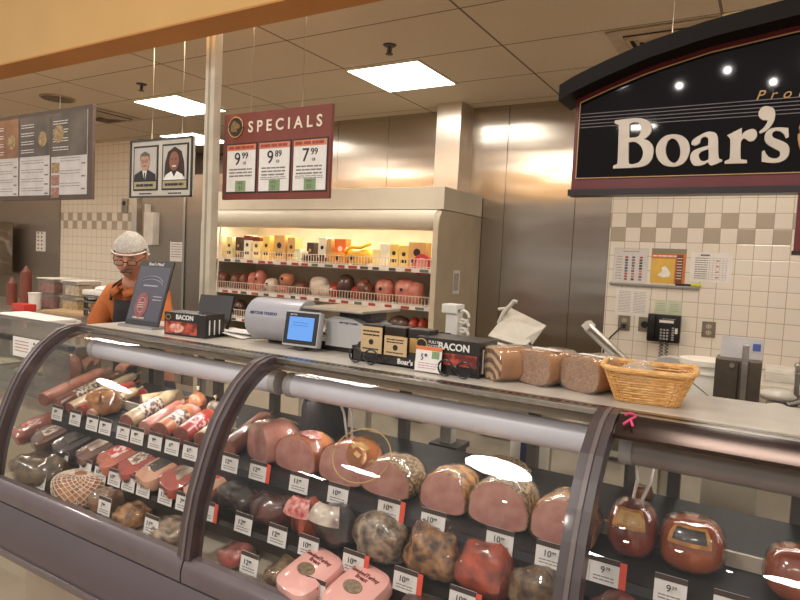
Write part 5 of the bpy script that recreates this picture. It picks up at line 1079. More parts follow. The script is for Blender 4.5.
# right-hand equipment on the wall counter
eq = thing('wrapping_machine', 'pale wrapping machine with steel arms at right on the wall counter', 'machine', (.14, 4.42, .965))
B().span(-.14, .30, .05, .40, 0, .045, bev=.01).build('base', MW_, eq, True); B().span(-.14, .08, .10, .30, .045, .08, bev=.008).build('paper_deck', WHITE, eq); B().box((.13, .1, .06), (.4, .06, .012), Matrix.Rotation(-.2, 3, 'Y')).build('arm', METAL, eq)
B().cyl((.03, .06, .0), (.03, .06, .10), .014).ell((.03, .06, .115), (.02, .02, .022)).build('post', METAL, eq, True)
pt = thing('tilted_press', 'small steel press with dark lever right of the dispenser', 'machine', (.02, 2.75, .90)); B().span(-.02, .22, .0, .20, 0, .17, bev=.01).build('base', TOPM, pt, True); B().ell((.03, .08, .18), (.06, .07, .035)).build('dome', MW_, pt, True)
B().tube([(.03, .02, .17), (.10, .02, .15), (.155, .02, .215)], .011).build('lever', BLACK, pt, True); B().tube([(.12, .02, .12), (.12, .02, .26)], .008).tube([(.08, .02, .13), (.12, .02, .22), (.18, .02, .15)], .007).build('stand_rods', METAL, pt, True)

cr = thing('machine_arm', 'steel arm and dark motor to the right of the steel dispenser', 'machine', (.085, 3.25, .90)); B().span(-.07, .17, -.06, .12, 0, .14, bev=.01).build('motor', DGREY, cr, True); B().tube([(-.06, 0, .20), (.02, -.03, .15), (.16, -.05, .24)], .012).build('arm', METAL, cr, True); B().span(.03, .05, -.02, .0, .14, .29).build('post', METAL, cr)
B().ell((-.03, .0, .18), (.08, .06, .03)).build('pale_cover', MW_, cr, True)
# ================================================================ on the right tiled wall (Y = 5)
def sheet(name, lb, cat, x0, x1, z0, z1, m, th=.003, y=5.0):
    t = thing(name, lb, cat, ((x0+x1)/2, y, z0)); w = x1-x0; h = z1-z0; B().span(-w/2, w/2, -th, -.0003, 0, h).build('sheet', m, t); return t, w, h
t, w, h = sheet('colour_chart', 'white wall chart with columns of coloured squares, plastic sleeve', 'poster', -1.065, -.822, 1.520, 1.776, PAPER)
R = random.Random(2)
for k, cx in enumerate((-.03, .02, .075)):
    g = B()
    for i in range(9): g.span(cx-.011, cx+.011, -.0042, -.003, .02+i*.021, .036+i*.021, R.choice((0, 1, 2, 3)))
    g.build('coloured_squares', [mat('sq_red', rgb(186, 70, 60), .5), mat('sq_black', rgb(40, 38, 40), .5), mat('sq_blue', rgb(70, 96, 150), .5), mat('sq_orange', rgb(206, 130, 90), .5)], t)
g = B(); text_rows(g, -.105, -.06, .02, .21, 9, -.0034, R, h=.2); text_rows(g, -.06, .06, .235, .245, 1, -.0034, R, h=.5); g.build('small_print', GREYINK, t)
B().span(-w/2-.004, w/2+.006, -.007, -.0055, -.006, h+.012).build('plastic_sleeve', film('sleeve_film', (.98, .98, .98, 1), .06, bump=.3, bs=10, haze=.04), t)
t, w, h = sheet('orange_booklet', 'orange and yellow booklet standing on the wall rail', 'booklet', -.795, -.555, 1.530, 1.79, mat('booklet_orange', rgb(206, 124, 60), .5))
B().span(-w/2, -w/2+.165, -.0045, -.003, 0, .185).build('yellow_panel', mat('booklet_yellow', rgb(226, 184, 84), .5), t); B().span(-w/2, w/2, -.0045, -.003, .225, .26).build('green_band', mat('booklet_grey_green', rgb(140, 140, 120), .5), t)
B().prism([(-.07, .06), (-.04, .09), (-.045, .12), (-.02, .13), (.0, .11), (.02, .075), (.01, .05), (-.03, .045)], -.006, -.0045, 'xz').build('white_figure', WHITEINK, t); B().span(-w/2+.175, w/2-.02, -.0045, -.003, .0, .215).build('brown_column', mat('booklet_brown', rgb(130, 72, 44), .5), t)
g = B(); text_rows(g, -w/2+.18, w/2-.025, .03, .2, 8, -.005, R, h=.25); text_rows(g, -w/2+.01, .07, .195, .215, 1, -.0034, R, h=.5); g.build('small_print', WHITEINK, t)
t, w, h = sheet('schedule_sheet', 'white schedule sheet with a faint pink-grey grid', 'poster', -.525, -.255, 1.556, 1.77, PAPER)
g = B(); [g.span(-.105, .10, -.0036, -.003, .02+i*.017, .0212+i*.017) for i in range(10)]; [g.span(-.01+i*.022, -.0088+i*.022, -.0036, -.003, .02, .18) for i in range(6)]; text_rows(g, -.105, -.02, .02, .18, 10, -.0034, R, h=.35); g.build('grid_print', GREYINK, t)
g = B(); text_rows(g, -.07, -.01, .188, .20, 1, -.0036, R, h=.9); g.build('heading', INK, t); g = B(); [g.span(.034, .052, -.0038, -.003, .03+i*.04, .04+i*.04) for i in range(4)]; g.build('pink_marks', mat('pink_marks', rgb(206, 120, 120), .5), t)
t, w, h = sheet('text_notice', 'white notice with two printed columns under the steel rail', 'notice', -1.035, -.79, 1.27, 1.478, PAPER)
g = B(); text_rows(g, -.10, -.01, .02, .19, 14, -.0034, R, h=.22); text_rows(g, .01, .10, .02, .19, 14, -.0034, R, h=.22); g.build('small_print', GREYINK, t)
GN = mat('pale_green_paper', rgb(206, 214, 184), .6)
for x0, x1, lb in ((-.748, -.66, 'pale green note under the steel rail, left of the pair'), (-.655, -.563, 'pale green note under the steel rail, right of the pair')):
    t, w, h = sheet('green_note', lb, 'note', x0, x1, 1.30, 1.405, GN); g = B(); text_rows(g, -.03, .03, .02, .085, 4, -.0034, R, h=.15); g.build('small_print', GREYINK, t)
rl = thing('ticket_rail', 'slim steel paper rail under the wall charts', 'rail', (-.76, 5, 1.497)); B().span(-.31, .305, -.02, -.0005, 0, .022, bev=.003).build('rail', METAL, rl); B().ell((-.315, -.012, .013), (.012, .012, .015)).build('end_cap', METAL, rl, True)
tag(B().cyl((-.06, 0, 0), (.06, 0, 0), .008, n=12).build('black_marker', BLACK, None, True, loc=(-.555, 4.986, 1.527)), 'black marker lying on the steel wall rail', 'pen'); tag(B().cyl((-.035, 0, 0), (.035, 0, 0), .011, n=12).build('yellow_highlighter', mat('highlighter_yellow', rgb(222, 222, 60), .4), None, True, loc=(-.475, 4.986, 1.53)), 'yellow highlighter at the right end of the wall rail', 'pen')
PL = mat('outlet_plate_steel', rgb(150, 140, 124), .35, .6); IV = mat('outlet_ivory', rgb(206, 192, 160), .5)
def outlet(x, z, lb, plug):
    t = thing('wall_outlet', lb, 'outlet', (x, 5, z)); B().span(-.045, .045, -.006, -.0005, 0, .115, bev=.002).build('plate', PL, t)
    for zz in (.034, .08):
        f = B().prism([(.019*math.cos(2*PI*k/20), zz+.015*math.sin(2*PI*k/20)) for k in range(20)], -.009, -.006, 'xz').build('socket', IV, t)
        B().span(-.009, -.006, -.0098, -.009, zz-.006, zz+.006).span(.006, .009, -.0098, -.009, zz-.006, zz+.006).build('slots', BLACK, f)
    if plug:
        B().span(-.016, .016, -.035, -.009, .022, .052, bev=.005).build('plug', BLACK, t, True)
        tag(B().tube([(0, 0, 0), (-.02, -.02, -.02), (-.08, -.03, -.09), (-.12, -.03, -.16), (-.14, -.05, -.35)], .006).build('power_cord', BLACK, None, True, loc=(x, 4.962, z+.035)), 'black power cord hanging from the left wall outlet', 'cord')
outlet(-.96, 1.150, 'wall outlet with a black plug, below the printed notice', True); outlet(-.372, 1.157, 'empty wall outlet right of the black phone', False)
t = thing('phone_jack', 'steel wall plate with a round dark port beside the phone', 'outlet', (-.81, 5, 1.155)); B().span(-.045, .045, -.006, -.0005, 0, .11, bev=.002).build('plate', PL, t); B().cyl((0, -.012, .055), (0, -.006, .055), .026, n=24).build('port', BLACK, t, True)
ph = thing('wall_phone', 'black wall phone with keypad on the white tiles', 'phone', (-.66, 5, 1.095))
B().span(-.11, .105, -.06, -.0005, 0, .205, bev=.012).build('body', BLACK, ph, True); B().span(-.118, -.062, -.10, -.06, .0, .21, bev=.02).build('handset', mat('handset_black', rgb(20, 19, 20), .25, coat=.4), ph, True)
g = B(); [g.span(-.03+i*.022, -.016+i*.022, -.065, -.06, .02+j*.022, .033+j*.022) for i in range(3) for j in range(4)]; g.build('keys', GREYM, ph); B().span(-.04, .06, -.063, -.06, .145, .165).build('name_strip', PAPER, ph); B().span(-.02, .07, -.062, -.06, .172, .176).build('trim_line', GREYM, ph)
g = B(); [g.span(.05, .056+.01, -.064, -.06, .02+j*.017, .03+j*.017) for j in range(6)]; g.build('side_buttons', GREYM, ph); B().span(.072, .09, -.066, -.06, .07, .11).build('light_button', PAPER, ph)
g = B()
for off in (-.02, .02): g.tube([(off+.012*math.cos(a*1.1), -.03+.012*math.sin(a*1.1), -a*.0042) for a in range(0, 62)], .003, 5)
g.build('coiled_cord', BLACK, ph, True)
# left wall notices
t, w, h = sheet('wall_notice', 'white sheet with bullet marks on the dark steel at far left', 'notice', -9.12, -8.88, 1.50, 1.78, PAPER, y=4.98); g = B(); [g.span(-.08+i*.09, -.05+i*.09, -.0045, -.003, .03+j*.055, .05+j*.055) for i in range(2) for j in range(5)]; g.build('dots', INK, t)
Ya = 5.02
p0 = at(170, 261, Ya); p1 = at(183, 242, Ya); t, w, h = sheet('cooler_notice', 'white notice on dark cooler door right of the worker', 'notice', p0.x, p1.x, p0.z, p1.z, PAPER, y=Ya); g = B(); text_rows(g, -.09, .09, .04, .25, 7, -.0034, R, h=.25); g.build('small_print', GREYINK, t)
p0 = at(150, 245, Ya); p1 = at(160, 213, Ya); t = thing('towel_dispenser', 'tall white dispenser on the dark wall above the worker', 'dispenser', ((p0.x+p1.x)/2, Ya, p0.z)); w = (p1.x-p0.x); h = p1.z-p0.z
B().span(-w/2, w/2, -.10, -.001, 0, h, bev=.01).build('body', WHITE, t, True); B().span(-w/2, w*.1-w/2, -.09, -.01, h, h+.1).build('latch', WHITE, t)
tt = thing('tiny_plate', 'small dark thermometer plate on tiles left of portraits', 'thermometer', (at(126, 208, 5).x, 5, at(126, 213, 5).z)); B().span(-.05, .05, -.03, -.0005, 0, .18, bev=.005).build('plate', METAL, tt); B().cyl((0, -.034, .12), (0, -.03, .12), .03, n=16).build('dial', BLACK, tt, True)

# ================================================================ sandwich station, far left
pc = thing('sandwich_station', 'lower glass-fronted sandwich station left of the deli case', 'counter', (-3.75, 1.55, 0)); x0, x1 = -1.6, 1.12
B().span(x0, x1, .02, .47, 0, .86).build('body', CABM, pc); B().span(x0, x1, 0, .49, .86, .90, bev=.004).build('worktop', TOPM, pc)
B().span(x0, x1, .03, .06, 1.135, 1.155).build('front_rail', BLACK, pc); B().span(x0, x1, .44, .465, 1.14, 1.158, bev=.003).build('rear_rail', METAL, pc); B().span(x0, x1, .06, .44, 1.146, 1.150).build('top_glass', film('station_glass', (.88, .9, .88, 1), .02, haze=.06), pc)
B().span(x0, x1, .035, .039, .90, 1.135).build('front_glass', film('station_glass', ()), pc)
for xx in (x0+.02, -.2, .56, x1-.02): B().span(xx-.012, xx+.012, .40, .45, .90, 1.14).build('glass_post', METAL, pc)
SAL = [mat('salad_yellow', rgb(206, 178, 108), .5, c2=rgb(150, 120, 66), ns=40), mat('salad_green', rgb(140, 150, 70), .5, c2=rgb(84, 92, 40), ns=40), mat('salad_red', rgb(168, 86, 60), .5, c2=rgb(110, 50, 36), ns=40), mat('salad_cream', rgb(216, 202, 170), .5, c2=rgb(170, 150, 116), ns=40)]
for i, xx in enumerate((-.9, -.55, -.2, .15, .50, .85)):
    t = thing('salad_pan', ['steel pan of yellow salad, far left', 'steel pan of shredded lettuce, left part', 'steel pan of red topping in sandwich station', 'steel pan of cream salad in sandwich station', 'steel pan of pale salad by the info card', 'steel pan of green pickles next to the deli case'][i], 'pan', (-3.75+xx, 1.78, .9015), 0, None)
    g = B(); g.span(-.15, .15, -.12, -.114, 0, .06).span(-.15, .15, .114, .12, 0, .06).span(-.15, -.144, -.12, .12, 0, .06).span(.144, .15, -.12, .12, 0, .06); g.build('pan', METAL, t); B().span(-.143, .143, -.113, .113, .002, .035).build('pan_filling', SAL[[0, 1, 2, 3, 0, 1][i]], t); g = B().ell((0, 0, .038), (.13, .10, .022), 20).lump(.012, 30, i); g.build('salad_heap', SAL[[0, 1, 2, 3, 0, 1][i]], t, True)
ic = thing('info_card', 'white info card with small food photo on the sandwich station', 'card', tuple(at(27, 357, 1.575)-Vector((0, 0, 0)))); p0 = at(13, 355, 1.575); p1 = at(41, 342, 1.575); w = p1.x-p0.x
ic.location = ((p0.x+p1.x)/2, 1.575, at(27, 358, 1.575).z); B().span(-w/2, w/2, -.001, .001, 0, .092).build('card', PAPER, ic); g = B(); text_rows(g, -w*.42, w*.08, .02, .08, 4, -.0014, R, h=.25); g.build('small_print', mat('orange_ink', rgb(176, 110, 80), .5), ic)
B().cyl((w*.27, -.002, .035), (w*.27, -.001, .035), .024, n=20).build('food_photo', mat('food_photo_orange', rgb(190, 104, 60), .5, c2=rgb(110, 60, 40), ns=80), ic); B().cyl((w*.27, -.002, .072), (w*.27, -.001, .072), .006, n=12).span(-.008, .008, .001, .006, -.08, .03).build('holder', BLACK, ic)
rollp = thing('paper_stack', 'heap of white deli paper on the sandwich station at left edge', 'paper', (-3.95, 2.14, 1.05))
g = B(); [g.box((0, 0, k*.012), (.62, .22, .010), Matrix.Rotation(.06*math.sin(k*2.1), 3, 'Z')) for k in range(9)]; g.lump(.006, 6); g.build('paper_sheets', PAPER, rollp, True)
B().span(-.2, .2, -.07, .09, -1.05, -.008).build('stand', CABM, rollp)
# prep table behind the worker
pt = thing('prep_table', 'dark steel prep table behind the worker', 'table', (-5.0, 2.62, 0)); B().span(-1.6, 1.05, 0, .75, 1.02, 1.06, bev=.004).build('table_top', TOPM, pt); B().span(-1.55, 1.0, .02, .70, .55, 1.02).build('table_body', DSTEEL, pt)
for a in (-1.5, .95):
    for c in (.06, .68): B().cyl((a, c, 0), (a, c, .55), .025).build('leg', METAL, pt, True)
cb = tag(B().box((0, 0, .01), (.5, .32, .02), Matrix.Rotation(.2, 3, 'Z')).build('cutting_board', mat('tan_board', rgb(176, 146, 108), .6), None, loc=(-4.75, 2.95, 1.0605)), 'tan cutting board on the prep table', 'cutting board')
TUBM = film('clear_tub_plastic', (.86, .82, .78, 1), .1, haze=.12)
for i, (px, z, w, m, lb) in enumerate(((56, 0, .26, 2, 'clear tub of red meat on prep table, lower left'), (80, 0, .24, 0, 'clear tub of orange food on prep table, lower right'), (57, .13, .24, 2, 'clear tub of red peppers stacked above the lower left'), (82, .13, .22, 3, 'clear tub with tan lid stacked above the lower right'))):
    p = at(px, 290, 3.05); t = thing('food_tub', lb, 'tub', (p.x, 3.05, 1.0605+z), 0, None)
    B().span(-w/2, w/2, -.10, .10, 0, .118, bev=.01).build('tub', TUBM, t, True); g = B().span(-w*.44, w*.44, -.085, .085, .006, .085); g.build('food', mat(['salad_yellow', 'salad_green', 'salad_red', 'salad_cream'][m], ()), t); B().span(-w/2-.006, w/2+.006, -.106, .106, .118, .128, bev=.003).build('lid', [CREAM, WHITE][i % 2] if i > 1 else TUBM, t)
for px, h, lb in ((12, .19, 'brown squeeze bottle on the prep table, shorter one'), (26, .30, 'brown squeeze bottle on the prep table, taller one')):
    p = at(px, 290, 2.9); t = thing('sauce_bottle', lb, 'bottle', (p.x, 2.9, 1.0605), 0, None); B().cyl((0, 0, 0), (0, 0, h), .045, .042, n=24).build('body', mat('sauce_brown', rgb(118, 62, 46), .4), t, True); B().cyl((0, 0, h), (0, 0, h+.05), .03, .008, n=20).build('nozzle', mat('sauce_brown', ()), t, True)
t = thing('white_cup', 'white cup beside the taller brown bottle', 'cup', (at(35, 305, 2.85).x, 2.85, 1.0605)); B().cyl((0, 0, 0), (0, 0, .13), .045, .05, n=24).build('cup', WHITE, t, True); B().cyl((0, 0, .13), (0, 0, .137), .053, n=24).build('lid', WHITE, t, True)
tag(B().span(-.09, .09, -.05, .05, 0, .06, bev=.01).build('red_box', mat('bright_red_plastic', rgb(196, 56, 44), .4), None, True, loc=(at(24, 320, 2.70).x, 2.70, 1.0605)), 'small bright red box at the front of the prep table', 'box')
bas = thing('bread_basket', 'dark wire basket of rolls with white tray on top', 'basket', (at(112, 300, 2.95).x, 2.95, 1.0605)); g = B()
for z in (.01, .06, .12, .16): g.tube([Vector((.20*math.copysign(abs(math.cos(2*PI*k/24))**.4, math.cos(2*PI*k/24)), .13*math.copysign(abs(math.sin(2*PI*k/24))**.4, math.sin(2*PI*k/24)), z)) for k in range(24)], .009, 6, closed=True)
for k in range(24): g.tube([(.20*math.copysign(abs(math.cos(2*PI*k/24))**.4, math.cos(2*PI*k/24)), .13*math.copysign(abs(math.sin(2*PI*k/24))**.4, math.sin(2*PI*k/24)), 0.005), (.20*math.copysign(abs(math.cos(2*PI*k/24))**.4, math.cos(2*PI*k/24)), .13*math.copysign(abs(math.sin(2*PI*k/24))**.4, math.sin(2*PI*k/24)), .16)], .006, 5)
g.build('wire_frame', BLACK, bas, True)
for i in range(5): tag(B().ell((0, 0, .04), (.075, .045, .04), 16).lump(.006, 20, i).build('bread_roll', BRD, None, True, loc=(bas.location.x-.11+.11*(i % 3), 2.90+.08*(i//3), 1.068+.002), rot=(0, 0, .5*i)), 'tan bread roll in the dark wire basket behind the worker', 'bread roll', 'bread rolls in the wire basket')
tag(B().span(-.20, .20, -.12, .12, 0, .04, bev=.012).ell((.0, 0, .05), (.16, .10, .03)).build('white_tray', WHITE, None, True, loc=(bas.location.x, 2.95, 1.2305)), 'white covered tray on top of the wire bread basket', 'tray')
tag(B().span(-.35, .35, 0, .6, 0, .75, bev=.01).build('cooking_hood', DSTEEL, None, loc=(-9.75, 4.2, 1.14)), 'dark steel oven housing at the far left wall', 'oven')

# ================================================================ the worker
SKIN = mat('skin', rgb(198, 140, 112), .5, ns=20, c2=rgb(184, 122, 98)); SHIRT = mat('orange_polo_cloth', rgb(190, 106, 50), .85, ns=12, c2=rgb(172, 92, 42), bump=.2, bs=9); APR = mat('black_apron_cloth', rgb(38, 34, 34), .8, ns=8, bump=.2); PANT = mat('dark_trousers', rgb(44, 42, 46), .8)
def skinned(name, joints, bones, m, parent=None, sub=2, root=0):
    me = bpy.data.meshes.new(name); me.from_pydata([j[0] for j in joints], bones, []); o = bpy.data.objects.new(name, me); COL.objects.link(o)
    md = o.modifiers.new('skin', 'SKIN'); md.use_smooth_shade = True
    for v, j in zip(me.skin_vertices[0].data, joints):
        r = j[1]; v.radius = (r, r) if isinstance(r, (int, float)) else r
    me.skin_vertices[0].data[root].use_root = True
    s = o.modifiers.new('sub', 'SUBSURF'); s.levels = s.render_levels = sub
    bpy.context.view_layer.update(); me2 = bpy.data.meshes.new_from_object(o.evaluated_get(bpy.context.evaluated_depsgraph_get())); bpy.data.objects.remove(o)
    me2.materials.clear(); me2.materials.append(m)
    for p in me2.polygons: p.use_smooth = True
    o = bpy.data.objects.new(name, me2); COL.objects.link(o)
    if parent: o.parent = parent
    return o
ps = thing('person', 'person in orange polo, black apron, hairnet and glasses, looking down behind the case', 'person', (-3.05, 2.25, 0), math.radians(12)); ps.scale = (.98,)*3
# figure faces -Y in its own frame, leaning a little forward over the work
J = [((0, .06, .93), (.15, .11)), ((0, .05, 1.08), (.15, .12)), ((0, .02, 1.24), (.155, .12)), ((0, -.03, 1.36), (.13, .095)), ((0, -.07, 1.43), (.06, .06)), ((.04, -.12, 1.49), (.055, .058)),
     ((-.155, -.04, 1.36), (.062, .06)), ((-.215, -.07, 1.21), (.052, .052)), ((-.235, -.06, 1.06), (.044, .044)), ((-.19, -.13, 1.03), (.036, .034)), ((-.145, -.185, 1.02), (.028, .024)), ((-.125, -.225, 1.015), (.034, .018)),
     ((.155, -.04, 1.36), (.062, .06)), ((.215, -.07, 1.21), (.052, .052)), ((.235, -.06, 1.06), (.044, .044)), ((.19, -.13, 1.03), (.036, .034)), ((.145, -.185, 1.02), (.028, .024)), ((.125, -.225, 1.015), (.034, .018)),
     ((-.10, .05, .86), (.095, .10)), ((-.105, .03, .50), (.062, .066)), ((-.11, .07, .10), (.042, .045)), ((-.12, -.05, .045), (.042, .035)), ((.10, .05, .86), (.095, .10)), ((.105, .03, .50), (.062, .066)), ((.11, .07, .10), (.042, .045)), ((.12, -.05, .045), (.042, .035))]
E_ = [(0, 1), (1, 2), (2, 3), (3, 4), (4, 5), (3, 6), (6, 7), (7, 8), (8, 9), (9, 10), (10, 11), (3, 12), (12, 13), (13, 14), (14, 15), (15, 16), (16, 17), (0, 18), (18, 19), (19, 20), (20, 21), (0, 22), (22, 23), (23, 24), (24, 25)]
body = skinned('body', J, E_, SKIN, ps)
# fingers: five per hand, curled down round the work
fb = []
for sx in (-1, 1):
    for k in range(4):
        bx = sx*.125+sx*(-.024+.016*k); e = .006 if k in (1, 2) else 0; fb.append([(sx*.125+(bx-sx*.125)*.6, -.195, 1.019), (bx, -.235, 1.014), (bx, -.268-e, 1.004), (bx, -.288-e, .984), (bx, -.290, .966)])
    tx = sx*.125-sx*.032; fb.append([(sx*.135, -.190, 1.018), (tx, -.212, 1.010), (tx-sx*.016, -.235, 1.0), (tx-sx*.016, -.26, .988)])
g = B()
for f in fb: g.tube(f, [.0105, .0098, .0092, .0088, .0080][:len(f)], 8)
fingers = g.build('fingers', SKIN, None, True)
# head
HC_ = Vector((.062, -.155, 1.585))
Rh = Matrix.Rotation(math.radians(28), 3, 'Z') @ Matrix.Rotation(math.radians(20), 3, 'X')      # turned towards the right and tipped down
bmh = bmesh.new(); bmesh.ops.create_uvsphere(bmh, u_segments=64, v_segments=48, radius=1)
def G(v, c, s): d = (v-Vector(c)); return math.exp(-((d.x/s[0])**2+(d.y/s[1])**2+(d.z/s[2])**2))
for v in bmh.verts:
    d = v.co.copy(); p = Vector((d.x*.076, d.y*.096, d.z*.118))
    if d.z < 0: k = 1-.17*(-d.z)**1.5; p.x *= k; p.y = p.y*(1-.18*(-d.z)) - .012*(-d.z if d.y < 0 else -d.z*.2)
    if d.z < -.2 and d.y > 0: p.y *= .8
    p.y += -.024*G(p, (0, -.10, -.012), (.011, .05, .020)) - .010*G(p, (0, -.10, .008), (.008, .05, .022))          # nose
    p.y += .010*(G(p, (.030, -.09, .016), (.016, .04, .012))+G(p, (-.030, -.09, .016), (.016, .04, .012)))           # eye sockets
    p.y += -.006*(G(p, (.030, -.09, .036), (.022, .04, .008))+G(p, (-.030, -.09, .036), (.022, .04, .008)))           # brows
    p.y += -.007*G(p, (0, -.09, -.056), (.024, .04, .007)) + .004*G(p, (0, -.09, -.064), (.022, .04, .003)) - .006*G(p, (0, -.09, -.072), (.020, .04, .006))   # lips
    p.y += -.010*G(p, (0, -.09, -.10), (.024, .05, .016))                                                            # chin
    p += Vector((1 if d.x > 0 else -1, 0, 0))*.006*G(Vector((abs(p.x), p.y, p.z)), (.055, -.05, -.015), (.03, .04, .03))
    v.co = p
for sx in (-1, 1):   # ears
    r = bmesh.ops.create_uvsphere(bmh, u_segments=14, v_segments=10, radius=1, matrix=Matrix.Translation((sx*.078, .008, -.005)) @ Matrix.Rotation(sx*.35, 4, 'Z') @ Matrix.Diagonal((.010, .020, .033, 1)))
me = bpy.data.meshes.new('head'); bmesh.ops.transform(bmh, matrix=Matrix.Translation(HC_) @ Rh.to_4x4(), verts=bmh.verts); bmh.to_mesh(me); bmh.free()
# merge body, fingers and head into ONE continuous surface
bmj = bmesh.new(); bmj.from_mesh(body.data); bmj.from_mesh(me); bmj.from_mesh(fingers.data); bmesh.ops.remove_doubles(bmj, verts=bmj.verts, dist=1e-5); bmesh.ops.holes_fill(bmj, edges=[e for e in bmj.edges if e.is_boundary], sides=0); bmesh.ops.recalc_face_normals(bmj, faces=bmj.faces); mj = bpy.data.meshes.new('body'); bmj.to_mesh(mj); bmj.free()
bpy.data.objects.remove(fingers); body.data = mj
rm = body.modifiers.new('remesh', 'REMESH'); rm.mode = 'VOXEL'; rm.voxel_size = .0055; sm = body.modifiers.new('smooth', 'SMOOTH'); sm.iterations = 2
bpy.context.view_layer.update(); mj2 = bpy.data.meshes.new_from_object(body.evaluated_get(bpy.context.evaluated_depsgraph_get())); body.modifiers.clear()
bk_ = bmesh.new(); bk_.from_mesh(mj2); todo = set(bk_.verts); best = []      # keep the one outer surface, drop stray bubbles inside it
while todo:
    v0 = todo.pop(); isl = [v0]; stack = [v0]
    while stack:
        for e_ in stack.pop().link_edges:
            for v1 in e_.verts:
                if v1 in todo: todo.discard(v1); isl.append(v1); stack.append(v1)
    if len(isl) > len(best): best = isl
keep = set(best); bmesh.ops.delete(bk_, geom=[v for v in bk_.verts if v not in keep], context='VERTS'); bk_.to_mesh(mj2); bk_.free()
body.data = mj2; mj2.materials.clear(); mj2.materials.append(SKIN)
for p in mj2.polygons: p.use_smooth = True
hd = lambda b, n, m, sm_=True: b.build(n, m, ps, sm_, loc=HC_, rot=Rh.to_euler())
hd(B().ell((.030, -.076, .012), (.009, .007, .004), 12).ell((-.030, -.076, .012), (.009, .007, .004), 12), 'eyes', WHITEINK); hd(B().ell((.030, -.0825, .011), (.0045, .002, .0035), 10).ell((-.030, -.0825, .011), (.0045, .002, .0035), 10), 'pupils', INK)
HAIRG = mat('grey_brown_hair', rgb(96, 78, 66), .8, ns=60); g = B()
for sx in (-1, 1): g.ell((sx*.013, -.101, -.044), (.021, .010, .009), 12, rot=Matrix.Rotation(sx*.3, 3, 'Y'))
hd(g.lump(.002, 80), 'moustache', HAIRG); hd(B().ell((.031, -.094, .036), (.018, .005, .0035), 10).ell((-.031, -.094, .036), (.018, .005, .0035), 10), 'eyebrows', HAIRG)
gl = B()
for sx in (-1, 1): gl.tube([(sx*.033+.024*math.copysign(abs(math.cos(2*PI*k/20))**.7, math.cos(2*PI*k/20)), -.104, .006+.015*math.copysign(abs(math.sin(2*PI*k/20))**.7, math.sin(2*PI*k/20))) for k in range(20)], .0022, 6, closed=True).tube([(sx*.057, -.102, .010), (sx*.076, -.05, .012), (sx*.082, .01, .008)], .0022, 6)
gl.tube([(-.010, -.105, .010), (0, -.112, .012), (.010, -.105, .010)], .002, 6); hd(gl, 'glasses', BLACK)
# hair and hairnet
def cap(s, zc, am, seed):
    b = B(); r = bmesh.ops.create_uvsphere(b.bm, u_segments=40, v_segments=28, radius=1)
    for v in b.bm.verts: v.co = Vector((v.co.x*.083*s, v.co.y*.100*s+.010, v.co.z*.110*s+.018))
    kill = [v for v in b.bm.verts if v.co.z < .028+(.022 if v.co.y < -.02 else -.05*min(1, (v.co.y+.02)/.05))]
    bmesh.ops.delete(b.bm, geom=kill, context='VERTS')
    for v in b.bm.verts: v.co += v.co.normalized()*am*noise.noise(v.co*30+Vector((seed, 0, 0)))
    return b
hd(cap(1.0, 0, .002, 1), 'hair', HAIRG)
NET = bpy.data.materials.new('hairnet_mesh'); NET.use_nodes = True; nt = NET.node_tree; nt.nodes.clear(); out = nt.nodes.new('ShaderNodeOutputMaterial'); tr_ = nt.nodes.new('ShaderNodeBsdfTransparent'); df = nt.nodes.new('ShaderNodeBsdfDiffuse'); df.inputs[0].default_value = rgb(232, 224, 212)
tc = nt.nodes.new('ShaderNodeTexCoord'); vo = nt.nodes.new('ShaderNodeTexVoronoi'); vo.feature = 'DISTANCE_TO_EDGE'; vo.inputs['Scale'].default_value = 110; nt.links.new(tc.outputs['Object'], vo.inputs[0]); lt = nt.nodes.new('ShaderNodeMath'); lt.operation = 'LESS_THAN'; lt.inputs[1].default_value = .12; nt.links.new(vo.outputs['Distance'], lt.inputs[0])
ad = nt.nodes.new('ShaderNodeMath'); ad.operation = 'MULTIPLY_ADD'; ad.inputs[1].default_value = .25; ad.inputs[2].default_value = .40; nt.links.new(lt.outputs[0], ad.inputs[0]); mx = nt.nodes.new('ShaderNodeMixShader'); nt.links.new(ad.outputs[0], mx.inputs[0]); nt.links.new(tr_.outputs[0], mx.inputs[1]); nt.links.new(df.outputs[0], mx.inputs[2]); nt.links.new(mx.outputs[0], out.inputs[0])
hn = hd(cap(1.11, .0, .006, 5), 'hairnet', NET)
b_ = B(); b_.tube([((.094)*math.cos(2*PI*k/36), .010+.111*math.sin(2*PI*k/36), .020+(.028 if math.sin(2*PI*k/36) < -.2 else -.045*max(0, math.sin(2*PI*k/36)))+.0) for k in range(36)], .004, 6, closed=True); hd(b_, 'hairnet_band', mat('hairnet_band_white', rgb(226, 216, 202), .8))
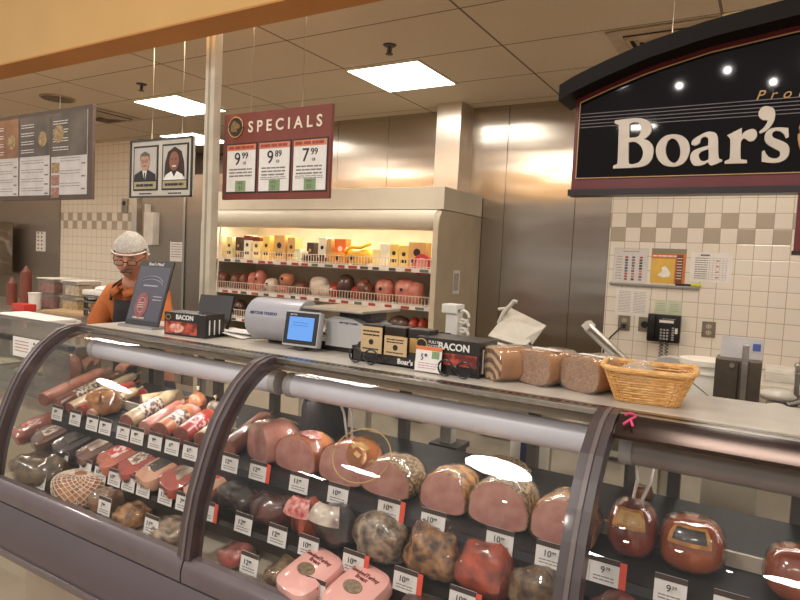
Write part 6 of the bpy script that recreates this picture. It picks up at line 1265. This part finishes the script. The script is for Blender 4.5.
# polo shirt
S = [((0, .06, .90), (.168, .125)), ((0, .05, 1.08), (.170, .136)), ((0, .02, 1.24), (.176, .136)), ((0, -.03, 1.36), (.145, .106)), ((0, -.062, 1.425), (.072, .070)), ((-.150, -.04, 1.365), (.078, .076)), ((-.212, -.07, 1.23), (.072, .072)), ((-.236, -.115, 1.13), (.070, .068)), ((.150, -.04, 1.365), (.078, .076)), ((.212, -.07, 1.23), (.072, .072)), ((.236, -.115, 1.13), (.070, .068))]
skinned('polo_shirt', S, [(0, 1), (1, 2), (2, 3), (3, 4), (3, 5), (5, 6), (6, 7), (3, 8), (8, 9), (9, 10)], SHIRT, ps)
g = B()
for sx in (-1, 1): g.loft([[Vector(p) for p in L] for L in ([(sx*.008, -.158, 1.395), (sx*.062, -.125, 1.425), (sx*.070, -.05, 1.462), (sx*.060, .01, 1.478)], [(sx*.040, -.178, 1.362), (sx*.098, -.135, 1.395), (sx*.098, -.05, 1.432), (sx*.075, .03, 1.452)])], c0=False, c1=False)
cl = g.build('collar', SHIRT, ps, True); sd = cl.modifiers.new('thick', 'SOLIDIFY'); sd.thickness = .006
T = [((-.10, .05, .92), (.112, .12)), ((-.105, .03, .50), (.08, .085)), ((-.11, .07, .07), (.065, .07))]
for sx in (-1, 1): skinned('trouser_leg', [((abs(p[0])*sx, p[1], p[2]), r) for p, r in T], [(0, 1), (1, 2)], PANT, ps)
for sx in (-1, 1): B().ell((sx*.12, -.02, .045), (.05, .14, .045), 18).build('shoe', BLACK, ps, True)
# apron wraps the chest
g = B(); rows = []
for z, hw, yy in ((1.345, .085, -.150), (1.28, .095, -.152), (1.20, .13, -.140), (1.10, .16, -.118), (.95, .17, -.110), (.70, .18, -.12), (.52, .19, -.12)):
    rows.append([g.bm.verts.new((hw*(i/8*2-1), yy+.075*abs(i/8*2-1)**2.2*(hw/.13), z)) for i in range(9)])
for A, C in zip(rows[:-1], rows[1:]):
    for i in range(8): g.bm.faces.new((A[i], A[i+1], C[i+1], C[i]))
ap = g.build('apron', APR, ps, True); ap.modifiers.new('thick', 'SOLIDIFY').thickness = -.008
B().tube([(-.080, -.146, 1.34), (-.085, -.12, 1.42), (-.07, -.04, 1.47), (0, .03, 1.475), (.07, -.04, 1.47), (.085, -.12, 1.42), (.080, -.146, 1.34)], .008, 6).build('apron_strap', APR, ps, True)
